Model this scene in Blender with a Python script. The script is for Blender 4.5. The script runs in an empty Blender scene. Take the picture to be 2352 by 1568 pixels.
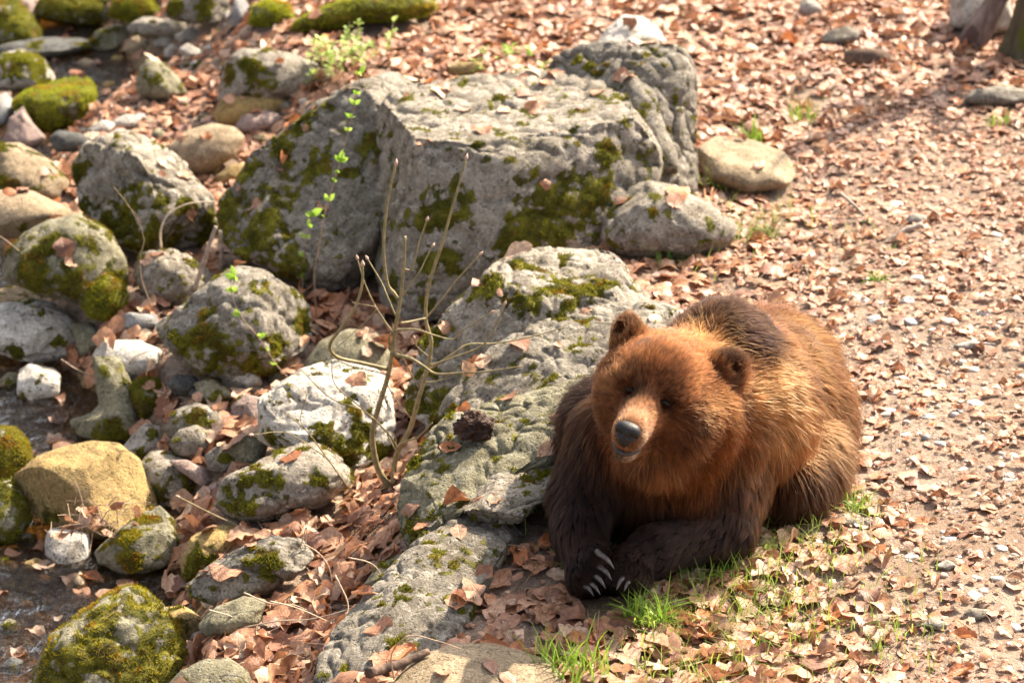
import bpy, bmesh, math, random
import numpy as np
from mathutils import Vector, Matrix
from mathutils.bvhtree import BVHTree
from mathutils.kdtree import KDTree

random.seed(7)
rng = np.random.default_rng(7)
scene = bpy.context.scene
COL = scene.collection
rad = math.radians

# ------------------------------------------------------------------ camera
CAM_H, PITCH, FOCAL_PX = 3.2, rad(24.0), 6050.0          # picture unit: 2352 x 1568
cam_d = bpy.data.cameras.new('camera')
cam = bpy.data.objects.new('camera', cam_d)
COL.objects.link(cam)
cam.location = (0, 0, CAM_H)
cam.rotation_euler = (rad(90) - PITCH, 0, 0)
cam_d.sensor_width = 36.0
cam_d.lens = 36.0 * FOCAL_PX / 2352.0
cam_d.clip_end = 500
cam_d.dof.use_dof = True
cam_d.dof.focus_distance = 6.45
cam_d.dof.aperture_fstop = 4.2
scene.camera = cam

# ------------------------------------------------------------------ sky, sun, exposure
SUN = Vector((0.52, 0.56, 0.66)).normalized()            # towards the sun
world = bpy.data.worlds.new('World')
scene.world = world
world.use_nodes = True
wn = world.node_tree
wn.nodes.clear()
w_out = wn.nodes.new('ShaderNodeOutputWorld')
w_bg = wn.nodes.new('ShaderNodeBackground')
w_sky = wn.nodes.new('ShaderNodeTexSky')
w_sky.sky_type = 'NISHITA'
w_sky.sun_disc = False
w_sky.sun_elevation = math.asin(SUN.z)
w_sky.sun_rotation = math.atan2(SUN.x, SUN.y)
w_sky.air_density = 0.7
w_sky.dust_density = 4.0
w_sky.ozone_density = 0.5
w_bg.inputs['Strength'].default_value = 0.125
w_hs = wn.nodes.new('ShaderNodeHueSaturation')           # sky desaturated to take the blue out of the shade
w_hs.inputs['Saturation'].default_value = 0.45
wn.links.new(w_sky.outputs[0], w_hs.inputs['Color'])
wn.links.new(w_hs.outputs[0], w_bg.inputs[0])
wn.links.new(w_bg.outputs[0], w_out.inputs[0])
sun_d = bpy.data.lights.new('sun', 'SUN')
sun_d.energy = 4.7
sun_d.angle = rad(0.6)
sun_d.color = (1.0, 0.88, 0.70)
sun = bpy.data.objects.new('sun', sun_d)
COL.objects.link(sun)
sun.rotation_euler = (-SUN).to_track_quat('-Z', 'Y').to_euler()
sun.location = SUN * 20

scene.view_settings.view_transform = 'Standard'
scene.view_settings.look = 'None'
scene.view_settings.exposure = 1.75
scene.view_settings.gamma = 1.0
scene.render.engine = 'CYCLES'
cy = scene.cycles
cy.use_denoising = True
cy.max_bounces = 8
cy.diffuse_bounces = 4
cy.glossy_bounces = 3
cy.transmission_bounces = 6
cy.transparent_max_bounces = 8
cy.sample_clamp_indirect = 6.0
scene.cycles_curves.shape = 'RIBBONS'

# ------------------------------------------------------------------ helpers
SP, CP = math.sin(PITCH), math.cos(PITCH)
AX_R = np.array([1.0, 0, 0])
AX_U = np.array([0, SP, CP])
AX_F = np.array([0, CP, -SP])
AX_T = -AX_F
CAMP = np.array([0, 0, CAM_H])

def ray(u, v):
    return AX_F + AX_R * ((u - 1176) / FOCAL_PX) - AX_U * ((v - 784) / FOCAL_PX)

def P(u, v, y):
    """world point seen in direction (u, v) at world distance y"""
    d = ray(u, v)
    return CAMP + d * (y / d[1])

def to_px(p):
    q = np.asarray(p) - CAMP
    t = q @ AX_F
    return 1176 + FOCAL_PX * (q @ AX_R) / t, 784 - FOCAL_PX * (q @ AX_U) / t

def _hash(ix, iy, iz):
    h = (ix.astype(np.int64) * 374761393 + iy.astype(np.int64) * 668265263 + iz.astype(np.int64) * 2147483647) & 0xffffffff
    h = ((h ^ (h >> 13)) * 1274126177) & 0xffffffff
    return (h ^ (h >> 16)) & 0xffffffff

_G = np.random.default_rng(3).normal(size=(256, 3))
_G /= np.linalg.norm(_G, axis=1)[:, None]

def noise3(p):
    """gradient noise, roughly -1..1"""
    p = np.asarray(p, float)
    i = np.floor(p)
    f = p - i
    i = i.astype(np.int64)
    w = f * f * f * (f * (f * 6 - 15) + 10)
    r = np.zeros(len(p))
    for dx in (0, 1):
        wx = w[:, 0] if dx else 1 - w[:, 0]
        for dy in (0, 1):
            wy = w[:, 1] if dy else 1 - w[:, 1]
            for dz in (0, 1):
                wz = w[:, 2] if dz else 1 - w[:, 2]
                g = _G[_hash(i[:, 0] + dx, i[:, 1] + dy, i[:, 2] + dz) & 255]
                r += wx * wy * wz * ((f[:, 0] - dx) * g[:, 0] + (f[:, 1] - dy) * g[:, 1] + (f[:, 2] - dz) * g[:, 2])
    return r * 1.6

def fbm(p, oct=4, gain=0.5):
    p = np.asarray(p, float)
    r = 0
    a = 1.0
    for k in range(oct):
        r = r + a * noise3(p * (2.03 ** k) + 17.3 * k)
        a *= gain
    return r

def sstep(a, b, x):
    t = np.clip((x - a) / (b - a), 0, 1)
    return t * t * (3 - 2 * t)

def unit(v):
    v = np.asarray(v, float)
    return v / (np.linalg.norm(v, axis=-1, keepdims=True) + 1e-12)

def link(o, parent=None):
    COL.objects.link(o)
    if parent is not None:
        o.parent = parent
    return o

def tag(o, label=None, cat=None, group=None, kind=None):
    if label: o['label'] = label
    if cat: o['category'] = cat
    if group: o['group'] = group
    if kind: o['kind'] = kind
    return o

def mesh_obj(name, verts, faces, mat, parent=None, smooth=True, origin=None):
    """verts are world coordinates; faces either an (n,k) array or a list"""
    verts = np.asarray(verts, np.float32)
    if origin is None:
        origin = np.zeros(3)
    me = bpy.data.meshes.new(name)
    if isinstance(faces, np.ndarray):
        n, k = faces.shape
        me.vertices.add(len(verts))
        me.vertices.foreach_set('co', (verts - np.asarray(origin, np.float32)).ravel())
        me.loops.add(n * k)
        me.loops.foreach_set('vertex_index', faces.astype(np.int32).ravel())
        me.polygons.add(n)
        me.polygons.foreach_set('loop_start', np.arange(0, n * k, k, dtype=np.int32))
        me.polygons.foreach_set('loop_total', np.full(n, k, np.int32))
        me.update(calc_edges=True)
    else:
        me.from_pydata([tuple(map(float, v - origin)) for v in verts], [], faces)
    me.polygons.foreach_set('use_smooth', np.full(len(me.polygons), bool(smooth)))
    me.update()
    if mat: me.materials.append(mat)
    o = bpy.data.objects.new(name, me)
    o.location = tuple(map(float, origin))
    link(o, parent)
    if parent is not None:
        o.matrix_parent_inverse = Matrix.Translation(-Vector(parent.location))
    return o

def attr_float(me, name, vals):
    a = me.attributes.new(name, 'FLOAT', 'POINT')
    a.data.foreach_set('value', np.asarray(vals, np.float32))

def attr_col(me, name, cols):
    a = me.attributes.new(name, 'FLOAT_COLOR', 'POINT')
    c = np.ones((len(cols), 4), np.float32)
    c[:, :3] = cols
    a.data.foreach_set('color', c.ravel())

def empty(name, loc):
    o = bpy.data.objects.new(name, None)
    o.empty_display_size = 0.05
    o.location = tuple(map(float, loc))
    return link(o)

_ICO = {}
def ico(level):
    if level not in _ICO:
        bm = bmesh.new()
        bmesh.ops.create_icosphere(bm, subdivisions=level, radius=1.0)
        v = np.array([x.co[:] for x in bm.verts])
        f = np.array([[q.index for q in p.verts] for p in bm.faces], np.int32)
        bm.free()
        _ICO[level] = (unit(v), f)
    return _ICO[level]

def vnormals(v, f):
    n = np.zeros_like(v)
    fn = np.cross(v[f[:, 1]] - v[f[:, 0]], v[f[:, 2]] - v[f[:, 0]])
    for k in range(3):
        np.add.at(n, f[:, k], fn)
    return unit(n)

def tube(path, radii, sides=7, cap=True):
    """a tapered tube along a list of 3D points"""
    path = np.asarray(path, float)
    radii = np.broadcast_to(np.asarray(radii, float), (len(path),))
    tan = unit(np.gradient(path, axis=0))
    ref = np.array([0.31, 0.9, 0.2])
    V, F = [], []
    for i, (p, t, r) in enumerate(zip(path, tan, radii)):
        a = np.cross(t, ref); a /= np.linalg.norm(a) + 1e-9
        b = np.cross(t, a)
        for k in range(sides):
            an = 2 * math.pi * k / sides
            V.append(p + r * (math.cos(an) * a + math.sin(an) * b))
    for i in range(len(path) - 1):
        for k in range(sides):
            k2 = (k + 1) % sides
            F.append((i * sides + k, i * sides + k2, (i + 1) * sides + k2, (i + 1) * sides + k))
    if cap:
        F.append(tuple(range(sides - 1, -1, -1)))
        F.append(tuple((len(path) - 1) * sides + k for k in range(sides)))
    return V, F

def smooth_path(pts, per=5):
    """Catmull-Rom through the points"""
    p = np.asarray(pts, float)
    q = np.vstack([2 * p[0] - p[1], p, 2 * p[-1] - p[-2]])
    out = []
    for i in range(1, len(q) - 2):
        for s in np.linspace(0, 1, per, endpoint=False):
            a, b, c, d = q[i - 1], q[i], q[i + 1], q[i + 2]
            out.append(0.5 * ((2 * b) + (c - a) * s + (2 * a - 5 * b + 4 * c - d) * s * s + (3 * b - a - 3 * c + d) * s ** 3))
    out.append(p[-1])
    return np.array(out)

# ------------------------------------------------------------------ node helper
class NT:
    def __init__(self, name):
        self.m = bpy.data.materials.new(name)
        self.m.use_nodes = True
        self.t = self.m.node_tree
        self.t.nodes.clear()
        self.out = self.t.nodes.new('ShaderNodeOutputMaterial')
    def n(self, kind, **kw):
        nd = self.t.nodes.new(kind)
        for k, v in kw.items():
            if k.startswith('_'):
                setattr(nd, k[1:], v)
            else:
                self.put(nd.inputs[k.replace('__', ' ')], v)
        return nd
    def put(self, sock, v):
        if isinstance(v, bpy.types.NodeSocket):
            self.t.links.new(v, sock)
        else:
            if isinstance(v, tuple) and len(v) == 3 and sock.type == 'RGBA':
                v = (*v, 1)
            sock.default_value = v
    def noise(self, vec, scale, detail=4, rough=0.55, dist=0):
        return self.n('ShaderNodeTexNoise', Vector=vec, Scale=scale, Detail=detail, Roughness=rough, Distortion=dist).outputs['Fac']
    def pos(self):
        return self.n('ShaderNodeNewGeometry').outputs['Position']
    def ramp(self, fac, a, b):
        nd = self.n('ShaderNodeMapRange', Value=fac, _interpolation_type='SMOOTHSTEP')
        nd.inputs['From Min'].default_value = a
        nd.inputs['From Max'].default_value = b
        return nd.outputs['Result']
    def mix(self, fac, a, b, mode='MIX'):
        nd = self.t.nodes.new('ShaderNodeMix')
        nd.data_type = 'RGBA'
        nd.blend_type = mode
        self.put(nd.inputs[0], fac); self.put(nd.inputs[6], a); self.put(nd.inputs[7], b)
        return nd.outputs[2]
    def math(self, op, a, b=0.5):
        nd = self.t.nodes.new('ShaderNodeMath')
        nd.operation = op
        self.put(nd.inputs[0], a); self.put(nd.inputs[1], b)
        return nd.outputs[0]
    def attr(self, name, out='Fac'):
        nd = self.t.nodes.new('ShaderNodeAttribute')
        nd.attribute_name = name
        return nd.outputs[out]
    def bump(self, h, strength=0.4, dist=0.01):
        return self.n('ShaderNodeBump', Height=h, Strength=strength, Distance=dist).outputs[0]
    def finish(self, sh, disp=None):
        self.t.links.new(sh, self.out.inputs['Surface'])
        return self.m

def rock_mat(name, c1, c2, lich=(.62, .60, .55), lich_amt=.5, pit=.6, moss_dark=1.0, warm=0.0):
    g = NT(name)
    p = g.pos()
    big = g.noise(p, 5.0, 5, .6)
    mid = g.noise(p, 23.0, 6, .65)
    fine = g.noise(p, 120.0, 5, .7)
    col = g.mix(g.ramp(big, .38, .62), c1, c2)
    # pale crusts of lichen with their own outlines
    lm = g.math('MULTIPLY', g.ramp(g.noise(p, 31.0, 7, .68, .6), .53, .60), g.ramp(big, .30, .55))
    col = g.mix(g.math('MULTIPLY', lm, lich_amt), col, lich)
    # ochre and dark weather stains
    st = g.ramp(g.noise(p, 11.0, 5, .7, .8), .52, .68)
    col = g.mix(g.math('MULTIPLY', st, .60), col, (c2[0] * .62, c2[1] * .56, c2[2] * .46))
    mo = g.ramp(g.noise(p, 19.0, 7, .72, .4), .46, .58)
    col = g.mix(g.math('MULTIPLY', mo, .42), col, (c2[0] * .50, c2[1] * .47, c2[2] * .42))
    sp = g.n('ShaderNodeTexVoronoi', Vector=p, Scale=75.0).outputs['Distance']
    dk = g.math('MULTIPLY', g.ramp(sp, .34, .16), g.ramp(mid, .47, .58))
    spk = g.ramp(g.noise(p, 62.0, 6, .75), .60, .67)
    dk = g.math('MAXIMUM', dk, g.math('MULTIPLY', spk, .8))
    col = g.mix(g.math('MULTIPLY', dk, pit), col, (.05, .047, .04))
    col = g.mix(.85, col, g.mix(g.ramp(fine, .30, .70), (.62, .61, .60), (1.28, 1.28, 1.28)), 'MULTIPLY')
    # moss
    ms = g.attr('moss')
    mk = g.ramp(g.math('ADD', ms, g.math('MULTIPLY', g.math('SUBTRACT', g.noise(p, 48.0, 5, .7), .5), 1.5)), .42, .56)
    mcol = g.mix(g.ramp(g.noise(p, 17.0, 4), .40, .62), (.060, .058, .006), (.16, .145, .014))
    mcol = g.mix(g.ramp(g.noise(p, 9.0, 3), .55, .70), mcol, (.060, .042, .012))
    col = g.mix(mk, col, mcol)
    h = g.math('ADD', g.math('MULTIPLY', mid, .35), g.math('MULTIPLY', fine, .45))
    h = g.math('SUBTRACT', h, g.math('MULTIPLY', dk, .35))
    h = g.math('ADD', h, g.math('MULTIPLY', mk, .25))
    b = g.n('ShaderNodeBsdfPrincipled', Base__Color=col, Roughness=.88, Normal=g.bump(h, .95, .022))
    b.inputs['Specular IOR Level'].default_value = .25
    return g.finish(b.outputs[0])

MR = {
 'grey':  rock_mat('rock_grey', (.285, .250, .200), (.175, .150, .115), lich=(.47, .43, .37)),
 'lime':  rock_mat('rock_limestone', (.335, .290, .230), (.215, .182, .138), lich=(.50, .455, .385), lich_amt=.6),
 'white': rock_mat('rock_white', (.50, .455, .395), (.35, .31, .255), lich=(.62, .58, .52), pit=.3),
 'chalk': rock_mat('rock_chalk', (.68, .63, .55), (.48, .43, .36), lich=(.74, .70, .63), pit=.4),
 'tan':   rock_mat('rock_tan', (.40, .30, .19), (.28, .21, .13), lich=(.47, .40, .28), lich_amt=.3, pit=.3),
 'ochre': rock_mat('rock_ochre', (.40, .275, .105), (.27, .185, .075), lich=(.45, .34, .15), lich_amt=.3, pit=.25),
 'olive': rock_mat('rock_olive', (.255, .228, .145), (.175, .158, .100), lich=(.40, .375, .30), lich_amt=.5, pit=.4),
 'pink':  rock_mat('rock_pink', (.40, .28, .235), (.29, .21, .18), lich=(.44, .37, .32), lich_amt=.3, pit=.2),
 'dark':  rock_mat('rock_dark', (.13, .13, .12), (.085, .082, .075), lich=(.22, .21, .19), lich_amt=.3, pit=.2),
 'blue':  rock_mat('rock_bluegrey', (.38, .37, .36), (.28, .27, .26), lich=(.48, .47, .45), lich_amt=.4, pit=.2),
}

def leafish(name, rough=.6, trans=.25, attr='col', spec=.3):
    g = NT(name)
    c = g.attr(attr, 'Color')
    p = g.pos()
    c = g.mix(.8, c, g.mix(g.ramp(g.noise(p, 160.0, 4), .3, .7), (.72, .72, .72), (1.2, 1.2, 1.2)), 'MULTIPLY')
    b = g.n('ShaderNodeBsdfPrincipled', Base__Color=c, Roughness=rough)
    b.inputs['Specular IOR Level'].default_value = spec
    tr = g.n('ShaderNodeBsdfTranslucent', Color=c)
    mx = g.n('ShaderNodeMixShader', Fac=trans)
    g.t.links.new(b.outputs[0], mx.inputs[1]); g.t.links.new(tr.outputs[0], mx.inputs[2])
    return g.finish(mx.outputs[0])

M_MOSS = leafish('moss_fronds', .8, .35, spec=.1)
M_GRASS = leafish('grass_blades', .5, .4)

def dry_leaf_mat():
    g = NT('dry_beech_leaf')
    c = g.attr('col', 'Color')
    uvn = g.t.nodes.new('ShaderNodeUVMap'); uvn.uv_map = 'uv'
    sep = g.n('ShaderNodeSeparateXYZ', Vector=uvn.outputs[0])
    x, y = sep.outputs[0], sep.outputs[1]
    ax = g.math('ABSOLUTE', g.math('SUBTRACT', x, .5))
    mid = g.ramp(ax, .045, .012)
    side = g.math('SINE', g.math('MULTIPLY', g.math('SUBTRACT', y, g.math('MULTIPLY', ax, .55)), 62.0), 0)
    vein = g.math('MAXIMUM', mid, g.math('MULTIPLY', g.ramp(side, .80, 1.0), .6))
    p = g.pos()
    c2 = g.mix(.9, c, g.mix(g.ramp(g.noise(p, 90.0, 5), .30, .70), (.66, .62, .60), (1.22, 1.22, 1.2)), 'MULTIPLY')
    c2 = g.mix(g.math('MULTIPLY', vein, .35), c2, (.20, .10, .06))
    b = g.n('ShaderNodeBsdfPrincipled', Base__Color=c2, Roughness=.48, Normal=g.bump(g.math('ADD', g.math('MULTIPLY', vein, -.6), g.noise(p, 140.0, 3)), .5, .004))
    b.inputs['Specular IOR Level'].default_value = .45
    tr = g.n('ShaderNodeBsdfTranslucent', Color=c2)
    mx = g.n('ShaderNodeMixShader', Fac=.22)
    g.t.links.new(b.outputs[0], mx.inputs[1]); g.t.links.new(tr.outputs[0], mx.inputs[2])
    return g.finish(mx.outputs[0])
M_LEAF = dry_leaf_mat()

def simple_mat(name, c1, c2, scale=40, rough=.7, bump=.3, bd=.003, spec=.3):
    g = NT(name)
    p = g.pos()
    nz = g.noise(p, scale, 5, .6)
    b = g.n('ShaderNodeBsdfPrincipled', Base__Color=g.mix(g.ramp(nz, .35, .65), c1, c2), Roughness=rough, Normal=g.bump(nz, bump, bd))
    b.inputs['Specular IOR Level'].default_value = spec
    return g.finish(b.outputs[0])
M_BARK = simple_mat('sapling_bark', (.29, .22, .105), (.17, .14, .065), 60)
M_TWIG = simple_mat('twig_bark', (.36, .25, .16), (.22, .15, .10), 80)
M_DRY = simple_mat('dry_stem', (.60, .47, .33), (.46, .35, .24), 70)
M_BUD = simple_mat('bud_scales', (.50, .34, .25), (.38, .24, .17), 90)
M_STICK = simple_mat('weathered_stick', (.36, .29, .23), (.22, .17, .135), 50, bump=.6, bd=.006)
# ------------------------------------------------------------------ terrain
YB = np.array([3.0, 5.2, 5.8, 6.3, 6.9, 7.4, 8.0, 8.6, 9.3, 10.2, 11.0, 13.0, 18.0])
XB = np.array([-.75, -.40, -.24, -.16, .0, .12, .05, -.25, -.55, -.95, -1.15, -1.5, -2.0])
YS = np.array([3.0, 5.0, 6.4, 7.0, 7.6, 8.2, 9.0, 10.0, 10.75, 11.5, 13.0, 18.0])
XS = np.array([-.80, -.85, -.90, -.98, -1.22, -1.55, -1.85, -1.75, -1.55, -1.85, -2.3, -3.2])
YW = np.array([3.0, 5.5, 7.6, 9.0, 10.6, 11.2, 11.5, 18.0])
ZW = np.array([-.54, -.50, -.455, -.41, -.37, -.33, -.25, -.10])

def water_z(y):
    return np.interp(y, YW, ZW)

def terrain_z(x, y):
    x = np.asarray(x, float); y = np.asarray(y, float)
    xb, xs = np.interp(y, YB, XB), np.interp(y, YS, XS)
    low = water_z(y) + .16 + .05 * np.clip((x - xs) / .8, 0, 1)
    hi = .012 * np.clip(y - 9, 0, 20) + .010 * np.clip(x - .8, 0, 9)
    k = sstep(-.42, .10, x - xb)
    z = low + (hi - low) * k
    bed = sstep(.18, -.22, x - xs)
    far = sstep(-1.6, -2.6, x - xs)
    z = z - bed * .28 + far * .45
    sh = np.shape(z)
    q = np.stack([x.ravel(), y.ravel(), np.zeros(x.size)], 1)
    n = (.026 * fbm(q * 1.7, 3) + .008 * noise3(q * 9.0)).reshape(sh)
    return z + n

def hit(u, v, wet=False):
    """where the view ray (u, v) meets the terrain"""
    d = ray(u, v)
    t = np.arange(4.5, 16, .01)
    q = CAMP + d[None] * t[:, None]
    z = terrain_z(q[:, 0], q[:, 1])
    if wet:
        z = np.maximum(z, np.where(q[:, 0] < np.interp(q[:, 1], YS, XS) + .2, water_z(q[:, 1]) - .03, -9))
    k = np.argmax(q[:, 2] <= z)
    return q[k], t[k]

def grid_sheet(name, xs, ys, zf, mat):
    X, Y = np.meshgrid(xs, ys)
    Z = zf(X, Y)
    V = np.stack([X.ravel(), Y.ravel(), Z.ravel()], 1)
    nx, ny = len(xs), len(ys)
    i = np.arange(ny - 1)[:, None] * nx + np.arange(nx - 1)[None]
    F = np.stack([i, i + 1, i + nx + 1, i + nx], -1).reshape(-1, 4)
    return mesh_obj(name, V, F, mat)

def ground_mat():
    g = NT('forest_soil')
    p = g.pos()
    big = g.noise(p, 2.2, 4)
    mid = g.noise(p, 30.0, 6, .7)
    fine = g.noise(p, 150.0, 4, .7)
    c = g.mix(g.ramp(big, .4, .6), (.22, .150, .105), (.30, .22, .165))
    c = g.mix(g.ramp(mid, .45, .65), c, (.15, .10, .070))
    peb = g.n('ShaderNodeTexVoronoi', Vector=p, Scale=95.0)
    pm = g.math('MULTIPLY', g.ramp(peb.outputs['Distance'], .42, .25), g.ramp(g.noise(p, 12.0, 4), .50, .60))
    c = g.mix(g.math('MULTIPLY', pm, .7), c, g.mix(.3, (.46, .40, .34), peb.outputs['Color'], 'MULTIPLY'))
    c = g.mix(g.attr('bed'), c, g.mix(g.ramp(mid, .42, .60), (.26, .17, .06), (.12, .075, .03)))
    c = g.mix(.8, c, g.mix(g.ramp(fine, .3, .7), (.65, .65, .65), (1.3, 1.28, 1.25)), 'MULTIPLY')
    h = g.math('ADD', g.math('ADD', mid, g.math('MULTIPLY', fine, .5)), g.math('MULTIPLY', pm, .5))
    b = g.n('ShaderNodeBsdfPrincipled', Base__Color=c, Roughness=.95, Normal=g.bump(h, .9, .012))
    b.inputs['Specular IOR Level'].default_value = .15
    return g.finish(b.outputs[0])

xs_ = np.concatenate([np.linspace(-40, -3.6, 24), np.arange(-3.5, 4.0, .03), np.linspace(4.1, 40, 24)])
ys_ = np.concatenate([np.linspace(-6, 4.2, 16), np.arange(4.3, 12.6, .03), np.linspace(12.8, 60, 34)])
ground = tag(grid_sheet('ground', xs_, ys_, terrain_z, ground_mat()), kind='structure')
Xg, Yg = np.meshgrid(xs_, ys_)
attr_float(ground.data, 'bed', sstep(.12, -.12, (Xg - np.interp(Yg, YS, XS)).ravel()))

def water_mat():
    g = NT('stream_water')
    p = g.pos()
    mp = g.n('ShaderNodeMapping', Vector=p, Scale=(1.0, .6, 1.0))
    r1 = g.noise(mp.outputs[0], 34.0, 4, .6, 1.2)
    r2 = g.noise(mp.outputs[0], 70.0, 3, .5, .5)
    nrm = g.bump(g.math('ADD', r1, g.math('MULTIPLY', r2, .35)), 1.0, .034)
    fr = g.n('ShaderNodeFresnel', IOR=1.36, Normal=nrm)
    tr = g.n('ShaderNodeBsdfTransparent', Color=(.66, .52, .30))
    gl = g.n('ShaderNodeBsdfGlossy', Color=(1, 1, 1), Roughness=.02, Normal=nrm)
    mx = g.n('ShaderNodeMixShader', Fac=g.math('MULTIPLY', fr.outputs[0], .95))
    g.t.links.new(tr.outputs[0], mx.inputs[1]); g.t.links.new(gl.outputs[0], mx.inputs[2])
    return g.finish(mx.outputs[0])

def water_surf(X, Y):
    q = np.stack([X.ravel(), Y.ravel(), np.zeros(X.size)], 1)
    return water_z(Y) + (.007 * noise3(q * np.array([11, 7, 1.0])) + .004 * noise3(q * 24)).reshape(X.shape)
water = tag(grid_sheet('stream_water', np.arange(-4.6, -.55, .025), np.arange(3.6, 14.0, .025), water_surf, water_mat()), kind='structure')
# ------------------------------------------------------------------ rocks
ROCK_V, ROCK_F, ROCK_N = [], [], 0
MOSS_JOBS = []

def wplane(x, y, z, frac):
    n = unit(np.array([x, y, z], float))
    return (np.array([n @ AX_R, n @ AX_U, n @ AX_T]), frac)

def rock(name, label, poly, preset='grey', lvl=5, dr=.9, ang=5, moss=(), ma=0.0, planes=(), pw=2.4,
         amp=1.0, group=None, cat='rock', base=None, back=.25, mossy_colour=0, smooth_poly=2, lean=.35, rough=1.0):
    global ROCK_N
    lrng = np.random.default_rng(abs(hash_name(label)) % (2 ** 31))
    poly = np.array(poly, float)
    # place: the lowest outline point stands on the ground
    b = poly[np.argmax(poly[:, 1])] if base is None else np.array(base, float)
    q, t = hit(b[0], b[1] - 3, True)
    m = t / FOCAL_PX                                    # metres per picture unit there
    w, h = np.ptp(poly[:, 0]) * m, np.ptp(poly[:, 1]) * m
    size = math.sqrt(w * h)
    D = .5 * size * dr
    t = t + back * D
    m = t / FOCAL_PX
    # area centroid
    x, y = poly[:, 0], poly[:, 1]
    x1, y1 = np.roll(x, -1), np.roll(y, -1)
    cr = x * y1 - x1 * y
    A = cr.sum() / 2
    c = np.array([((x + x1) * cr).sum(), ((y + y1) * cr).sum()]) / (6 * A)
    ctr = CAMP + ray(*c) * t
    # radial outline
    th = np.linspace(-np.pi, np.pi, 361)[:-1]
    rho = np.zeros(360)
    a = (poly - c) * np.array([1, -1]) * m
    e = np.roll(a, -1, 0)
    for p0, p1 in zip(a, e):
        dx, dy = np.cos(th), np.sin(th)
        ex, ey = p1 - p0
        den = dx * ey - dy * ex
        den = np.where(np.abs(den) < 1e-9, 1e-9, den)
        tt = (p0[0] * ey - p0[1] * ex) / den
        ss = (p0[0] * dy - p0[1] * dx) / den
        ok = (tt > 0) & (ss >= -1e-6) & (ss <= 1 + 1e-6)
        rho = np.where(ok, np.maximum(rho, tt), rho)
    for _ in range(smooth_poly):
        k = np.array([1, 2, 3, 4, 3, 2, 1.0]); k /= k.sum()
        rho = np.convolve(np.concatenate([rho[-3:], rho, rho[:3]]), k, 'valid')
    d, F = ico(lvl)
    ang_d = np.arctan2(d[:, 1], d[:, 0])
    rr = np.interp(ang_d, np.append(th, np.pi), np.append(rho, rho[0]))
    cz = d[:, 2]
    w2 = (1 - np.abs(cz) ** pw) ** (1 / pw)
    L = np.stack([rr * np.cos(ang_d) * w2, rr * np.sin(ang_d) * w2, D * cz], 1)
    # facets
    pl = list(planes)
    for _ in range(ang):
        n = unit(lrng.normal(size=3) * np.array([.8, .8, .5]) + np.array([0, .15, .75]))
        if n[2] < .3: n[2] = .3; n = unit(n)
        pl.append((n, lrng.uniform(.74, .94)))
    for _ in range(max(0, ang // 2)):
        n = unit(lrng.normal(size=3)); n[2] = -abs(n[2]) - .3
        pl.append((unit(n), lrng.uniform(.7, .9)))
    for n, fr in pl:
        s = L @ n
        off = s.max() * fr
        L = L - np.maximum(0, s - off)[:, None] * n[None] * .93
    L[:, 2] -= lean * L[:, 1]                           # leans back with the slope it lies on
    W = ctr + L[:, :1] * AX_R + L[:, 1:2] * AX_U + L[:, 2:] * AX_T
    # relief
    N = vnormals(W, F)
    sd = lrng.uniform(0, 50, 3)
    ns = size
    dsp = .060 * ns * noise3(W / ns * 1.9 + sd) * amp
    rg = 1 - np.abs(noise3(W / ns * 5.0 + sd * 2))
    dsp += -.030 * ns * (rg ** 7) * amp * rough * .8 + .008 * ns * noise3(W / ns * 5.5 + sd) * amp
    if lvl >= 5:
        cr1 = 1 - np.abs(noise3(W * 11 + sd))
        dsp += (.0022 * noise3(W * 22 + sd) + .0016 * noise3(W * 45) - .009 * cr1 ** 12) * min(1, ns * 2.5) * rough
    if lvl >= 6:
        dsp += (.0012 * noise3(W * 80) - .014 * (1 - np.abs(fbm(W * np.array([4, 4, 7]) + sd, 3))) ** 14) * rough
    W = W + N * dsp[:, None]
    # keep the size that the outline has
    uu, vv = to_px(W)
    su = np.ptp(poly[:, 0]) / np.ptp(uu); sv = np.ptp(poly[:, 1]) / np.ptp(vv)
    Q = W - ctr
    Q = Q + (su - 1) * (Q @ AX_R)[:, None] * AX_R + (sv - 1) * (Q @ AX_U)[:, None] * AX_U
    W = ctr + Q
    uu, vv = to_px(W)
    W = W + AX_R * ((poly[:, 0].min() - uu.min()) * m) + AX_U * ((vv.min() - poly[:, 1].min()) * m)
    # moss where the photograph has it
    mv = np.zeros(len(W)) + ma
    if ma or len(moss):
        N = vnormals(W, F)
        pu, pv = to_px(W)
        pu, pv = pu, pv
        front = (N @ AX_T) > .05
        for (mu, mvv, mr) in moss:
            dd = (pu - mu) ** 2 + (pv - mvv) ** 2 + np.where(front, 0, 1e6)
            c3 = W[np.argmin(dd)]
            r3 = mr * m
            mv = np.maximum(mv, 1.02 - np.linalg.norm(W - c3, axis=1) / r3 * .72)
        k_ = 1.0 if rough >= .8 else .55
        mv = mv + (.08 if rough >= .8 else -.12) + k_ * (.60 * fbm(W * 10 + sd, 2) + .62 * fbm(W * 36 + sd, 2))
        mv = np.clip(mv, 0, 1)
        if ma == 0: pass
    o = mesh_obj(name, W, F, MR[preset], origin=ctr)
    attr_float(o.data, 'moss', mv)
    tag(o, label, cat, group)
    ROCK_V.append(W); ROCK_F.append(F + ROCK_N); ROCK_N += len(W)
    if ma or len(moss):
        MOSS_JOBS.append((o, W, F, mv, mossy_colour))
    return o

def hash_name(s):
    h = 7
    for ch in s:
        h = (h * 131 + ord(ch)) & 0x7fffffff
    return h

B = 'boulder'
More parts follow.
